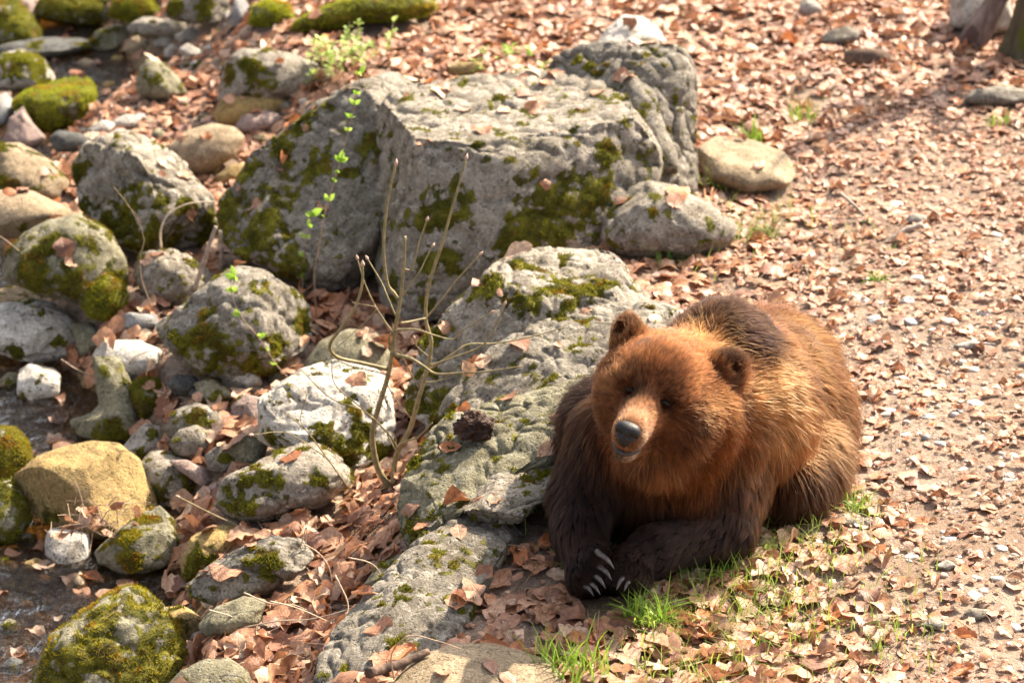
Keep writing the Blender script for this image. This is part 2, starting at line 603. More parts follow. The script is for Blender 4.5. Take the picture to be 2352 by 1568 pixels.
# --- the large boulders in the middle
rock('boulder', 'large grey limestone block with flat sunlit top, behind the bare sapling',
     [(868,300),(900,238),(1010,205),(1230,165),(1380,150),(1440,230),(1500,330),(1530,390),(1500,450),(1420,520),(1370,600),(1200,660),(1060,740),(940,750),(880,700),(850,560),(862,400)],
     'lime', 7, dr=1.0, ang=0, pw=3.2, amp=.55, cat=B, base=(1000,745), back=.55,
     planes=[wplane(-.05,-.10,1,.60), wplane(-.25,-1,.12,.66), wplane(.45,-1,.10,.70), wplane(-1,-.4,.15,.8), wplane(.1,-.75,.75,.90)],
     moss=[(1270,490,95),(1360,440,60),(1200,560,60),(1010,480,50),(1060,440,40),(1400,350,45),(905,640,25),(980,610,30),(1040,600,30),(1100,330,14),(1160,375,16),(1230,390,22)], smooth_poly=1)
rock('boulder', 'grey slanting boulder speckled with dark moss, left shoulder of the limestone block',
     [(500,460),(560,345),(640,285),(740,225),(800,182),(870,165),(950,170),(1010,212),(960,330),(930,560),(890,660),(760,680),(640,640),(530,590),(505,530)],
     'grey', 7, dr=.85, ang=2, pw=2.8, amp=.8, cat=B, base=(700,650), back=.45,
     planes=[wplane(-.25,-1,.55,.66), wplane(-.8,-.6,.5,.78)],
     moss=[(540,480,75),(600,560,60),(660,440,60),(570,400,40),(720,400,45),(700,290,30),(850,330,45),(860,200,25),(940,195,20),(650,630,60),(790,395,25),(560,580,40),(640,350,35)])
rock('boulder', 'tall pointed grey boulder at the right end of the limestone block, above the flat stone',
     [(1255,160),(1310,118),(1400,92),(1490,86),(1560,105),(1596,155),(1606,300),(1604,430),(1570,470),(1490,450),(1400,340),(1340,220)],
     'grey', 7, dr=.55, ang=3, pw=2.8, amp=.7, cat=B, base=(1590,455), back=.1,
     planes=[wplane(-.6,-.7,.5,.72), wplane(.5,-.8,.2,.75), wplane(.1,-.2,1,.9)],
     moss=[(1330,130,25),(1380,150,30),(1360,150,18)])
rock('boulder', 'leaning grey wedge of stone resting against the tall pointed boulder',
     [(1400,200),(1440,172),(1500,180),(1520,260),(1545,330),(1560,400),(1520,390),(1440,310),(1410,270)],
     'grey', 5, dr=.5, ang=3, amp=.6, cat=B, base=(1535,470), back=-.6, planes=[wplane(-.7,-.6,.4,.6)], moss=[(1420,280,18)])
rock('boulder', 'mossy ridged boulder with pale sunlit crest, uphill of the bear',
     [(930,930),(960,800),(1040,700),(1120,630),(1210,590),(1310,565),(1400,575),(1440,610),(1458,655),(1500,700),(1500,770),(1400,850),(1200,900),(1000,1000)],
     'lime', 7, dr=.8, ang=4, pw=2.6, lean=0.7, amp=.9, rough=1.1, cat=B, base=(985,990), back=.45,
     planes=[wplane(-.7,-.8,.5,.66), wplane(.1,.1,1,.86)],
     moss=[(1060,700,50),(1120,650,40),(1200,610,30),(1000,780,45),(1300,670,60),(1370,660,35),(1220,690,35),(960,900,60),(1020,920,55),(1080,890,45),(970,840,35)])
rock('boulder', 'grey boulder crusted with white lichen right behind the bear\'s head',
     [(985,990),(1060,900),(1150,810),(1260,740),(1380,695),(1490,688),(1560,710),(1580,800),(1500,900),(1380,920),(1200,960),(1040,1040)],
     'grey', 7, dr=.6, ang=3, pw=2.6, lean=0.9, amp=.8, rough=1.0, cat=B, base=(1010,1030), back=.35,
     planes=[wplane(-.5,-.8,.6,.72)], moss=[(1340,740,18),(1230,900,14),(1195,940,16),(1270,870,14),(980,960,30),(1130,870,18)])
rock('boulder', 'olive grey sloping slab with a dark lump of dung on it, beside the bear',
     [(912,1180),(930,1080),(1000,985),(1120,935),(1260,895),(1370,860),(1440,880),(1440,980),(1330,1060),(1200,1110),(1080,1190),(990,1270),(940,1262)],
     'olive', 7, dr=.55, ang=2, pw=2.6, lean=1.0, amp=.6, cat=B, base=(960,1262), back=.85,
     planes=[wplane(-.35,-.75,.75,.6), wplane(-.8,-.6,.2,.8)], moss=[(945,1070,26),(975,1020,22),(958,1215,16),(985,1140,10)])
rock('boulder', 'flat pale rock with grass at its edge by the bear\'s elbow',
     [(1080,1130),(1130,1085),(1215,1046),(1290,1062),(1330,1095),(1320,1140),(1230,1160),(1190,1200),(1110,1205),(1060,1170)],
     'lime', 6, dr=.8, ang=3, pw=2.6, lean=1.5, amp=.6, rough=.9, cat=B, base=(1150,1210), back=-.15, planes=[wplane(-.1,-.2,1,.55)], moss=[(1085,1190,16),(1105,1105,8)])
rock('boulder', 'long grey ledge with dark moss dots, edging the ground the bear lies on',
     [(700,1640),(750,1490),(830,1405),(900,1335),(950,1262),(1010,1210),(1090,1145),(1170,1190),(1200,1250),(1190,1320),(1140,1385),(1085,1450),(1020,1520),(960,1600),(860,1650)],
     'grey', 7, dr=.45, ang=4, pw=2.8, lean=1.55, amp=.5, rough=.8, cat=B, base=(1100,1390), back=.35, planes=[wplane(-.75,-.5,.5,.68), wplane(.15,-.15,1,.8)],
     moss=[(1000,1275,14),(960,1290,12),(935,1350,16),(975,1300,10),(870,1320,8),(905,1480,20),(920,1440,10),(1050,1290,10),(955,1325,8)])
rock('boulder', 'smooth pale stone half in shade, sunk in the leaves in front of the grey ledge',
     [(880,1600),(950,1515),(1030,1478),(1110,1474),(1190,1495),(1260,1522),(1300,1560),(1260,1640),(1050,1660),(900,1650)],
     'tan', 5, dr=.8, ang=2, pw=2.3, lean=1.3, amp=.4, rough=.4, cat=B, base=(1100,1600), back=.2, moss=[(910,1560,25)])
rock('boulder', 'rounded grey boulder with a grass tuft before it, right of the mossy limestone block',
     [(1378,560),(1384,505),(1425,445),(1490,414),(1560,430),(1640,478),(1692,525),(1680,575),(1580,600),(1440,600)],
     'lime', 5, dr=.85, ang=3, pw=2.3, amp=.7, cat=B, moss=[(1400,470,10)], back=.55, base=(1500,598))
rock('stone', 'broad flat sunlit stone below the tall pointed boulder',
     [(1598,345),(1650,312),(1740,328),(1800,352),(1828,392),(1790,430),(1700,446),(1620,415)],
     'tan', 5, dr=1.1, ang=2, pw=2.5, lean=1.3, amp=.4, rough=.4, back=.8, planes=[wplane(.05,-.2,1,.6)], moss=[(1822,385,10)])
rock('stone', 'bright white rock peeking out behind the tall pointed boulder',
     [(1360,118),(1390,62),(1435,34),(1488,36),(1518,66),(1538,115),(1450,150)], 'chalk', 5, ang=5)
# --- stream side, middle
rock('boulder', 'domed boulder with white patches and moss, between bare sapling and quartz stone',
     [(356,745),(420,690),(490,640),(548,609),(605,614),(668,648),(702,690),(718,750),(695,810),(640,855),(540,880),(470,860),(385,800)],
     'grey', 6, dr=.85, ang=5, pw=2.4, amp=.7, cat=B, moss=[(470,770,45),(420,790,30),(500,830,55),(640,800,45),(690,740,30),(580,850,50),(400,770,30),(640,840,40),(480,720,20),(470,735,25)])
rock('stone', 'small angular white quartz stone set in front of the domed mossy boulder',
     [(508,882),(520,842),(558,814),(590,835),(602,882),(560,900),(525,896)], 'chalk', 5, ang=6, amp=.5)
rock('rock', 'crumbly cream rock below the arching twig, above the domed boulder',
     [(306,640),(318,602),(370,570),(425,590),(495,622),(500,660),(430,705),(350,700)], 'lime', 5, ang=5, amp=1.2, rough=1.4, moss=[(440,600,25)], ma=.12)
rock('boulder', 'big speckled boulder with sunlit right face and mossy underside, by the arching twig',
     [(163,400),(182,348),(250,313),(310,303),(380,338),(440,390),(490,450),(500,535),(440,590),(330,585),(230,550),(185,480)],
     'lime', 6, dr=.85, ang=4, amp=.9, rough=1.5, cat=B, planes=[wplane(.5,.1,.8,.72), wplane(-.5,-.9,.3,.78)], moss=[(180,400,40),(290,490,60),(330,540,60),(250,500,40),(420,480,30),(470,540,35),(370,470,25),(200,470,30),(480,500,25),(400,560,40)])
rock('boulder', 'low brown dome of rock mottled with dark moss, over the mossy cushion',
     [(5,605),(60,540),(120,502),(180,490),(250,528),(285,590),(295,650),(240,700),(100,680),(20,650)],
     'olive', 5, dr=.8, ang=2, amp=.5, cat=B, moss=[(60,600,50),(120,560,40),(210,560,30),(150,640,60),(90,650,50),(260,640,30)], ma=.15)
rock('moss_cushion', 'round bright green moss cushion beside a fallen twig',
     [(183,690),(200,650),(242,624),(285,650),(296,700),(250,738),(205,728)], 'olive', 4, ang=0, amp=.6, ma=1.0, cat='moss', mossy_colour=2)
rock('boulder', 'tan sunlit boulder with a grey patch, cut by the left edge of the stream bank',
     [(-60,335),(35,327),(110,368),(160,420),(155,470),(60,490),(-60,480)], 'tan', 5, ang=3, cat=B, amp=.6, moss=[(-5,430,35)])
rock('boulder', 'long pale tan boulder lying under the tan boulder with a grey patch',
     [(-80,440),(55,436),(120,465),(170,492),(120,540),(-80,560)], 'tan', 5, ang=2, base=(110,548), back=-.5, cat=B, amp=.5, rough=.5, moss=[(50,520,18)])
rock('stone', 'tan stone with a mossy end beneath the fallen twig',
     [(-40,665),(70,655),(130,672),(172,700),(140,730),(20,735),(-40,720)], 'tan', 5, ang=1, amp=.5, moss=[(110,690,40),(150,715,25)])
rock('boulder', 'rough white and rust blotched boulder leaning over the stream',
     [(-50,710),(10,690),(60,684),(115,692),(175,738),(225,765),(245,795),(180,830),(110,850),(50,830),(-30,790)],
     'chalk', 5, ang=5, amp=.9, rough=1.4, cat=B, moss=[(40,810,25),(140,790,20)])
rock('stone', 'smooth greenish end of stone tucked behind the white and rust blotched boulder',
     [(160,740),(210,740),(250,775),(250,810),(190,820)], 'olive', 4, ang=1, amp=.4)
rock('stone', 'smooth egg white stone above the standing stone in the stream',
     [(212,810),(245,782),(320,780),(362,800),(382,822),(350,855),(322,872),(250,865)], 'chalk', 5, ang=3, amp=.35, rough=.4)
rock('stone', 'small cream and pink stone standing in the stream water',
     [(38,850),(60,833),(105,845),(140,880),(130,910),(70,928),(38,905)], 'chalk', 5, ang=4, amp=.5, moss=[(60,915,14)])
rock('stone', 'small blue grey stone beside the domed boulder\'s left foot',
     [(282,725),(300,717),(358,724),(366,750),(330,765),(285,758)], 'blue', 4, ang=4, amp=.5)
rock('stone', 'upright wedge of grey green stone standing in the stream',
     [(212,835),(235,815),(258,818),(285,870),(312,930),(330,1000),(285,1015),(240,960),(222,900)], 'olive', 5, dr=.6, ang=4, amp=.5, base=(290,1010), moss=[(280,990,25)])
rock('stone', 'grey green foot of stone half under water beside the upright wedge',
     [(160,965),(205,950),(235,915),(270,905),(310,950),(330,1005),(250,1025),(180,1000)], 'olive', 5, ang=4, amp=.5, moss=[(250,1000,35)], base=(250,1020), back=-.2)
rock('stone', 'small mossy block beside the upright wedge of stone',
     [(298,890),(320,865),(360,870),(380,910),(372,950),(330,962),(312,930)], 'olive', 4, ang=1, amp=.6, ma=.75)
rock('stone', 'small dark wet stone under the domed mossy boulder',
     [(382,880),(400,858),(445,862),(462,885),(440,908),(400,906)], 'dark', 4, ang=4, amp=.4)
rock('stone', 'flat grey green stone between the dark wet stone and the white quartz',
     [(445,880),(480,868),(525,890),(545,910),(500,935),(462,915)], 'olive', 4, ang=3, amp=.6, moss=[(500,915,18)])
rock('stone', 'pinkish slab of stone tucked beside the long pale boulder',
     [(530,930),(560,905),(600,915),(605,970),(570,985),(545,965)], 'pink', 4, ang=4, amp=.6, moss=[(550,915,10)])
rock('boulder', 'long pale boulder with mossy brown foot, just left of the bare sapling',
     [(590,915),(640,882),(700,845),(760,824),(850,838),(892,870),(910,960),(900,1040),(830,1085),(700,1060),(605,1015)],
     'chalk', 6, dr=.8, ang=4, amp=.6, cat=B, planes=[wplane(0,-.25,1,.72)], moss=[(830,990,65),(760,990,45),(870,1030,50),(620,1000,25),(800,1050,60)])
rock('stone', 'smooth dark green rounded stone with one leaf on it, above the long pale boulder',
     [(697,840),(735,782),(800,754),(865,764),(898,810),(895,860),(800,880),(720,870)], 'olive', 5, ang=0, amp=.3, rough=.3, ma=.05)
rock('boulder', 'smooth ochre boulder with dark left face, rising from the stream',
     [(28,1095),(85,1045),(150,1022),(205,1011),(262,1018),(312,1052),(345,1110),(368,1180),(340,1225),(230,1240),(140,1215),(70,1170)],
     'ochre', 6, dr=.9, ang=0, pw=2.8, amp=.3, rough=.4, cat=B, planes=[wplane(.75,-.5,.5,.68), wplane(-.55,-.9,-.1,.70), wplane(0,-.1,1,.86)], moss=[(110,1180,40),(240,1220,20)])
rock('stone', 'mossy stone at the stream edge above the smooth ochre boulder',
     [(-40,985),(25,978),(58,1010),(76,1055),(40,1105),(-40,1110)], 'olive', 4, ang=1, amp=.6, ma=.85, mossy_colour=1)
rock('stone', 'dark moss covered stone against the ochre boulder\'s dark face',
     [(-40,1105),(20,1100),(60,1150),(72,1200),(40,1245),(-40,1260)], 'olive', 4, ang=1, amp=.6, ma=.6)
rock('stone', 'half mossy boulder with bright white top, beside the ochre boulder',
     [(320,1065),(345,1035),(382,1033),(430,1058),(468,1105),(472,1140),(440,1165),(390,1172),(350,1130)], 'lime', 5, ang=3, amp=.5, moss=[(430,1120,42),(370,1135,34),(400,1150,36),(440,1140,30)])
rock('boulder', 'pale boulder with yellow green moss, left of the sapling\'s foot in the leaves',
     [(490,1155),(515,1095),(590,1060),(650,1030),(705,1008),(762,1030),(812,1078),(800,1115),(730,1165),(620,1200),(530,1192)],
     'lime', 6, ang=3, amp=.7, cat=B, moss=[(740,1095,32),(520,1150,40),(560,1100,24),(590,1070,20),(610,1100,24),(640,1110,18),(560,1170,36),(690,1030,14)])
rock('stone', 'white block of stone standing in the dark stream water',
     [(103,1228),(115,1211),(160,1215),(203,1224),(208,1275),(190,1305),(130,1306),(106,1280)], 'chalk', 5, ang=3, amp=.4, pw=3.2, rough=.6)
rock('stone', 'flat stone thick with golden green moss, below the tangle of dead twigs',
     [(216,1270),(265,1215),(320,1180),(355,1160),(395,1195),(425,1240),(390,1300),(300,1325),(232,1300)], 'olive', 5, ang=2, amp=.7, moss=[(280,1225,52),(330,1190,42),(240,1260,34),(300,1290,30)], mossy_colour=1, planes=[wplane(-.1,-.1,1,.65)])
rock('stone', 'olive stone with one mossy cheek, by the white block in the stream',
     [(413,1285),(440,1232),(490,1206),(562,1204),(560,1250),(500,1300),(440,1335),(418,1325)], 'ochre', 5, ang=2, amp=.5, moss=[(450,1275,38),(440,1300,30)])
rock('stone', 'grey slab with a dark moss patch, among the leaves before the ochre stone',
     [(425,1348),(500,1290),(560,1252),(622,1228),(690,1244),(722,1285),(680,1330),(620,1370),(520,1400),(450,1385)], 'grey', 6, dr=.7, ang=3, amp=.6, moss=[(620,1295,34),(590,1280,24),(500,1350,12),(575,1258,12)])
rock('stone', 'pale grey green stone sunk in leaves below the grey slab',
     [(455,1430),(500,1392),(560,1368),(612,1378),(600,1430),(540,1465),(475,1460)], 'olive', 5, ang=3, amp=.5)
rock('boulder', 'big moss covered boulder in the stream nearest the golden pool',
     [(78,1560),(110,1462),(170,1402),(240,1360),(300,1344),(362,1382),(412,1445),(440,1540),(430,1660),(240,1740),(70,1680)],
     'olive', 6, dr=.9, ang=1, amp=.8, cat=B, moss=[(300,1400,80),(350,1460,80),(230,1470,90),(150,1500,60),(300,1540,110),(400,1530,50),(120,1570,60),(250,1400,50)], ma=.55, mossy_colour=1, base=(260,1640))
rock('stone', 'yellow green stone pressed against the back of the big moss covered boulder',
     [(370,1390),(420,1390),(462,1420),(470,1465),(420,1490),(390,1450)], 'ochre', 4, ang=1, amp=.5, moss=[(395,1400,20)])
rock('stone', 'lichen grey rounded stone poking up through leaves below the big mossy boulder',
     [(370,1590),(415,1532),(470,1511),(525,1516),(565,1545),(585,1590),(500,1640),(400,1630)], 'olive', 5, ang=1, amp=.4, moss=[(430,1555,12)])
rock('stone', 'small stone with a mossy top, beside the small mossy block',
     [(376,985),(400,945),(440,922),(478,935),(510,980),(505,1010),(440,1018),(390,1005)], 'grey', 5, ang=3, amp=.6, moss=[(450,960,36),(480,985,28)])
rock('stone', 'small peaked stone half white half moss, over the ochre boulder',
     [(278,1030),(300,1000),(335,970),(365,978),(388,1005),(388,1040),(340,1055),(300,1048)], 'white', 5, ang=3, amp=.5, moss=[(350,995,28),(375,1020,20),(330,1045,16)])
rock('stone', 'plain grey stone between the small mossy tops',
     [(388,1020),(410,985),(445,975),(475,990),(492,1025),(460,1050),(410,1048)], 'grey', 4, ang=4, amp=.5, moss=[(405,1010,12)])
rock('stone', 'small pink pear shaped stone in the cluster by the half mossy boulder',
     [(402,1040),(425,1008),(445,1020),(460,1055),(430,1065)], 'pink', 4, ang=1, amp=.3)
rock('stone', 'flat reddish stone beside the half mossy boulder',
     [(390,1058),(430,1055),(475,1075),(490,1105),(470,1120),(430,1090)], 'pink', 4, ang=3, amp=.4)
rock('stone', 'grey cracked stone below the small mossy tops',
     [(470,1045),(505,1018),(550,1030),(560,1060),(520,1085),(478,1080)], 'grey', 4, ang=4, amp=.6, moss=[(515,1055,14)])
rock('stone', 'pale green grey stone tucked under the long pale boulder',
     [(520,1035),(555,1000),(590,990),(615,1020),(605,1065),(560,1072)], 'olive', 4, ang=3, amp=.4)
rock('stone', 'tiny white pebble stone under the pale boulder with yellow green moss',
     [(462,1100),(480,1096),(490,1115),(470,1124)], 'white', 3, ang=2, amp=.3)
rock('stone', 'tiny lilac stone beside the tiny white pebble stone',
     [(475,1118),(495,1105),(512,1128),(490,1140)], 'pink', 3, ang=1, amp=.3)
rock('stone', 'small yellowish stone at the water\'s edge by the white block',
     [(46,1292),(80,1280),(115,1290),(118,1308),(80,1318),(50,1312)], 'ochre', 4, ang=1, amp=.3)
rock('stone', 'small pointed stone poking out of the golden pool',
     [(168,1330),(182,1312),(198,1335),(205,1370),(180,1362)], 'tan', 4, ang=3, amp=.4)
rock('stone', 'dark stone sunk in leaves beside the grey ledge',
     [(830,1350),(870,1300),(920,1270),(940,1310),(900,1360),(850,1370)], 'olive', 4, ang=2, amp=.4, ma=.15)
# --- stream side, far
rock('boulder', 'pale boulder with dark moss on its crown, beside the young green plant',
     [(498,235),(506,150),(550,113),(610,110),(680,128),(730,160),(766,195),(720,225),(600,250)], 'lime', 5, ang=3, amp=.5, cat=B, moss=[(560,150,34),(530,175,26),(590,150,18)])
rock('boulder', 'ochre egg shaped boulder in front of the boulder with dark moss on its crown',
     [(488,265),(508,225),(565,207),(630,209),(668,235),(640,270),(560,295),(505,290)], 'ochre', 5, ang=0, amp=.25, rough=.3, cat=B)
rock('stone', 'low brown grey stone at the foot of the ochre egg shaped boulder',
     [(538,295),(560,265),(610,252),(650,265),(640,295),(580,312)], 'pink', 4, ang=3, amp=.4)
rock('boulder', 'smooth tan boulder half shaded, between the speckled boulder and the slanting one',
     [(382,340),(430,300),(490,283),(540,292),(562,315),(540,360),(470,405),(400,390)], 'tan', 5, ang=0, amp=.3, rough=.3, cat=B)
rock('stone', 'small yellow stone in the leaves before the slanting boulder',
     [(455,380),(480,366),(510,375),(500,398),(465,402)], 'ochre', 4, ang=1, amp=.3)
rock('stone', 'yellowish low stone wedged by the slanting mossy boulder\'s foot',
     [(490,410),(530,380),(560,375),(550,410),(510,430)], 'ochre', 4, ang=1, amp=.3)
rock('stone', 'leaning green grey stone with a green edge, in the leaf filled side channel',
     [(310,200),(315,160),(332,132),(372,145),(410,178),(430,215),(390,235),(330,228)], 'olive', 5, ang=3, amp=.4, moss=[(415,195,16)])
rock('stone', 'tan egg stone beside the white pebbles',
     [(286,118),(300,88),(340,74),(350,95),(345,120),(310,130)], 'tan', 4, ang=0, amp=.3)
rock('stone', 'green tinged rounded stone at the edge of the far pool',
     [(200,110),(220,75),(260,55),(300,62),(318,90),(290,118),(230,125)], 'olive', 5, ang=1, amp=.4, moss=[(215,95,18)])
rock('stone', 'knobbly grey stone above the tan egg stone',
     [(290,70),(330,40),(380,45),(420,28),(445,50),(450,85),(390,92),(330,85)], 'grey', 5, ang=4, amp=.7, moss=[(350,50,12)])
rock('boulder', 'grey boulder streaked with moss at the head of the far pool',
     [(378,40),(385,-20),(450,-50),(520,-30),(530,20),(500,60),(430,60)], 'grey', 5, ang=3, cat=B, moss=[(480,10,30),(400,10,20)])
for i, (poly, lab) in enumerate([
        ([(376,118),(395,100),(412,120),(400,138),(380,136)], 'small bright white pointed pebble in the side channel'),
        ([(410,112),(430,100),(468,118),(460,132),(420,130)], 'small flat chalk white pebble beside the pointed white pebble'),
        ([(400,85),(440,60),(478,75),(470,98),(420,100)], 'larger white stone with a grey flank above the white pebbles'),
        ([(352,90),(380,82),(400,95),(385,110),(355,108)], 'bluish white stone left of the larger white stone'),
        ([(336,130),(350,126),(362,134),(350,142)], 'tiny white pebble on the green grey leaning stone'),
        ([(512,35),(522,20),(532,35),(522,50)], 'small white upright pebble beside the lilac grey stone'),
        ([(530,50),(535,10),(555,-5),(575,20),(570,55),(545,65)], 'lilac grey upright stone by the bright moss mound'),
        ([(200,300),(230,275),(265,280),(250,305),(215,315)], 'white stone in the leaf drift below the bright moss slab'),
        ([(245,310),(270,295),(300,300),(290,318),(255,320)], 'pale stone just above the big speckled boulder'),
        ([(255,285),(290,262),(330,270),(320,292),(280,298)], 'lilac white pebble pile stone in the leaf drift')]):
    rock('pebble' if i < 6 else 'stone', lab, poly, 'white' if i != 6 else 'blue', 4, ang=4, amp=.4, cat='pebble' if i < 6 else 'rock')
rock('stone', 'pyramid shaped pinkish stone below the bright moss slab',
     [(8,325),(22,275),(42,245),(70,285),(105,318),(80,345),(30,348)], 'pink', 5, ang=5, amp=.4)
rock('stone', 'grey stone behind the pyramid shaped pinkish stone',
     [(-30,270),(-10,225),(12,212),(38,242),(20,285),(-20,300)], 'blue', 4, ang=4, amp=.4)
rock('stone', 'low dark grey wet stone in the gully above the speckled boulder',
     [(112,320),(130,300),(180,305),(215,325),(190,350),(130,350)], 'dark', 4, ang=2, amp=.4)
rock('stone', 'stone slab carpeted with vivid lime green moss, by the far pool',
     [(26,240),(60,212),(110,192),(170,177),(208,182),(222,215),(214,252),(170,280),(130,305),(90,295),(60,270)], 'olive', 5, ang=1, amp=.6, ma=.95, mossy_colour=3, planes=[wplane(0,-.2,1,.6)])
rock('stone', 'white stone under an olive moss cap at the far pool\'s edge',
     [(-30,150),(0,125),(40,112),(95,135),(128,180),(100,205),(40,212),(-30,210)], 'white', 5, ang=2, amp=.5, moss=[(40,135,52),(90,165,40),(5,140,36),(115,185,20)], mossy_colour=2)
rock('boulder', 'steep moss covered boulder above the small cascade',
     [(-40,100),(-40,-20),(20,-10),(60,30),(92,70),(100,105),(40,115)], 'olive', 5, ang=1, amp=.6, ma=.9, mossy_colour=2, cat=B)
rock('boulder', 'wide dark mossy boulder behind the cascade water',
     [(80,40),(90,0),(150,-30),(230,-20),(270,20),(300,50),(200,62)], 'olive', 5, ang=1, amp=.6, ma=.65, cat=B)
rock('boulder', 'moss mound with a shaded hollow between the two far boulders',
     [(250,40),(260,0),(300,-25),(345,0),(378,40),(330,60)], 'olive', 4, ang=0, amp=.6, ma=.9, mossy_colour=2, cat=B)
rock('stone', 'pinkish brown wet stone above the steep moss covered boulder',
     [(40,20),(50,-10),(75,-5),(92,50),(80,65),(60,40)], 'pink', 4, ang=2, amp=.5)
rock('stone', 'flat dark stone forming the lip of the small cascade',
     [(-30,120),(40,95),(120,85),(200,95),(210,120),(100,140),(-30,145)], 'dark', 4, ang=2, amp=.5, moss=[(80,100,24),(190,100,20)], planes=[wplane(0,0,1,.5)])
rock('moss_mound', 'small bright moss mound by the lilac grey upright stone',
     [(572,60),(578,15),(620,0),(665,10),(675,45),(630,62)], 'olive', 4, ang=0, amp=.6, ma=1., mossy_colour=3, cat='moss')
rock('moss_mound', 'long yellow green moss mound on the leafy slope above the young plant',
     [(665,78),(690,45),(760,10),(830,-20),(960,-25),(1005,15),(960,35),(860,45),(760,65)], 'olive', 5, ang=0, amp=.6, ma=.95, mossy_colour=3, cat='moss')
rock('stone', 'flat yellow stone behind the limestone block, half covered by leaves',
     [(1020,160),(1050,143),(1100,142),(1130,160),(1090,178),(1040,178)], 'ochre', 4, ang=1, amp=.3)
# --- right slope
for poly, pre, lab in [
        ([(1880,100),(1900,75),(1940,58),(1975,70),(1965,95),(1920,108)], 'grey', 'grey stone lying in leaves below the white wedge stone on the slope'),
        ([(1832,30),(1845,-5),(1875,5),(1890,25),(1870,40)], 'white', 'small white wedge stone on the leafy slope'),
        ([(2212,235),(2240,205),(2300,196),(2370,205),(2370,235),(2280,248)], 'grey', 'flat grey stone flush with the leaves below the mossy tree foot'),
        ([(2180,60),(2190,-20),(2260,-50),(2320,-20),(2330,70),(2260,85)], 'white', 'big pale rock behind the leaning grey trunk'),
        ([(2080,505),(2100,488),(2125,495),(2130,510),(2100,518)], 'white', 'white pebble with green base near the bent grey stick'),
        ([(1650,335),(1690,305),(1715,325),(1690,340)], 'tan', 'small tan stone behind the broad flat sunlit stone'),
        ([(1925,1205),(1945,1190),(1990,1188),(2015,1202),(1990,1215),(1945,1215)], 'lime', 'flat oval stone beside the grass by the bear\'s haunch'),
        ([(2205,1420),(2230,1395),(2275,1400),(2270,1415),(2230,1428)], 'lime', 'grey cream stone half sunk in the trodden path'),
        ([(2110,1435),(2140,1418),(2180,1430),(2160,1448)], 'lime', 'olive edged stone on the trodden path below the grey cream one'),
        ([(2190,795),(2230,782),(2290,790),(2270,800),(2210,803)], 'white', 'long thin white stone on the path beside the bear'),
        ([(2145,1300),(2175,1285),(2200,1296),(2175,1310)], 'white', 'flat white stone on the trodden path near a dark leaf')]:
    rock('stone', lab, poly, pre, 4, ang=3, amp=.4, moss=[])

# --- stones packed into the gaps of the stream bank
BV0 = BVHTree.FromPolygons(np.vstack(ROCK_V).tolist(), np.vstack(ROCK_F).tolist())
FILL = [(480,700,24,'olive'),(250,900,22,'ochre'),(330,770,18,'grey'),(120,760,16,'olive'),(160,900,16,'tan'),(20,880,26,'olive'),(590,900,16,'grey'),(640,870,18,'olive'),(490,960,20,'grey'),(450,905,14,'dark'),(580,1050,16,'blue'),(350,1190,16,'dark'),(480,1130,18,'grey'),(440,1190,18,'olive'),(60,1240,22,'olive'),(20,1300,22,'tan'),(240,1330,16,'tan'),(330,1350,14,'ochre'),(390,1340,12,'blue'),(420,1360,12,'grey'),(405,1385,10,'blue'),(440,1395,10,'grey'),(370,1350,9,'white'),(455,1375,9,'blue'),(270,140,16,'ochre'),(300,170,14,'tan'),(250,200,16,'ochre'),(200,150,18,'tan'),(170,220,14,'ochre'),(320,270,14,'blue'),(350,250,12,'white'),(300,310,12,'olive'),(360,310,16,'olive'),(420,240,14,'pink'),(470,270,14,'grey'),(450,150,12,'blue'),(480,110,12,'white'),(500,80,12,'grey'),(340,100,10,'blue'),(430,150,10,'tan'),(600,320,16,'tan'),(660,245,14,'lime'),(700,235,12,'white'),(130,380,16,'olive'),(140,300,14,'blue'),(10,560,20,'tan'),(320,830,14,'blue'),(200,1000,20,'olive'),(100,1330,14,'ochre'),(20,1440,24,'olive'),(60,1390,16,'tan'),(30,1530,26,'dark'),(560,690,16,'grey'),(40,1010,16,'olive')]
FN = {'olive': 'olive', 'grey': 'grey', 'tan': 'tan', 'ochre': 'yellowish', 'dark': 'dark wet', 'blue': 'blue grey', 'white': 'white', 'lime': 'cream', 'pink': 'pinkish'}
FM = [(430, 1370, 'the pale gravel below the grey slab'), (300, 180, 'the far pool'), (450, 120, 'the white pebbles'), (330, 280, 'the bright moss slab'), (500, 950, 'the cluster of small mossy tops'), (60, 1400, 'the golden pool'), (60, 1250, 'the white block in the stream'), (150, 950, 'the upright wedge of stone'), (620, 260, 'the ochre egg shaped boulder'), (450, 720, 'the domed boulder'), (110, 760, 'the white and rust blotched boulder'), (130, 350, 'the pyramid shaped stone'), (430, 1170, 'the half mossy boulder')]
for (u, v, r, pre) in FILL:
    fr = np.random.default_rng(u * 3 + v)
    an = np.sort(fr.random(9) * 6.2832)
    rr = r * fr.uniform(.85, 1.2, 9)
    poly = [(u + 1.25 * q * math.cos(a), v + .85 * q * math.sin(a)) for q, a in zip(rr, an)]
    if np.max(np.diff(np.append(an, an[0] + 6.2832))) > 2.2:
        poly = [(u + 1.2 * r * math.cos(a), v + .85 * r * math.sin(a)) for a in np.linspace(0, 6.28, 8, endpoint=False)]
    near = min(FM, key=lambda m: (m[0] - u) ** 2 + (m[1] - v) ** 2)[2]
    rock('stone', '%s %s stone packed among the others by %s' % ('tiny' if r < 13 else ('small' if r < 18 else 'medium'), FN[pre], near), poly, pre, 4, ang=3, amp=.4,
         group='small stones by ' + near, moss=[(u, v, r * .7)] if (u + v) % 4 == 0 else [])

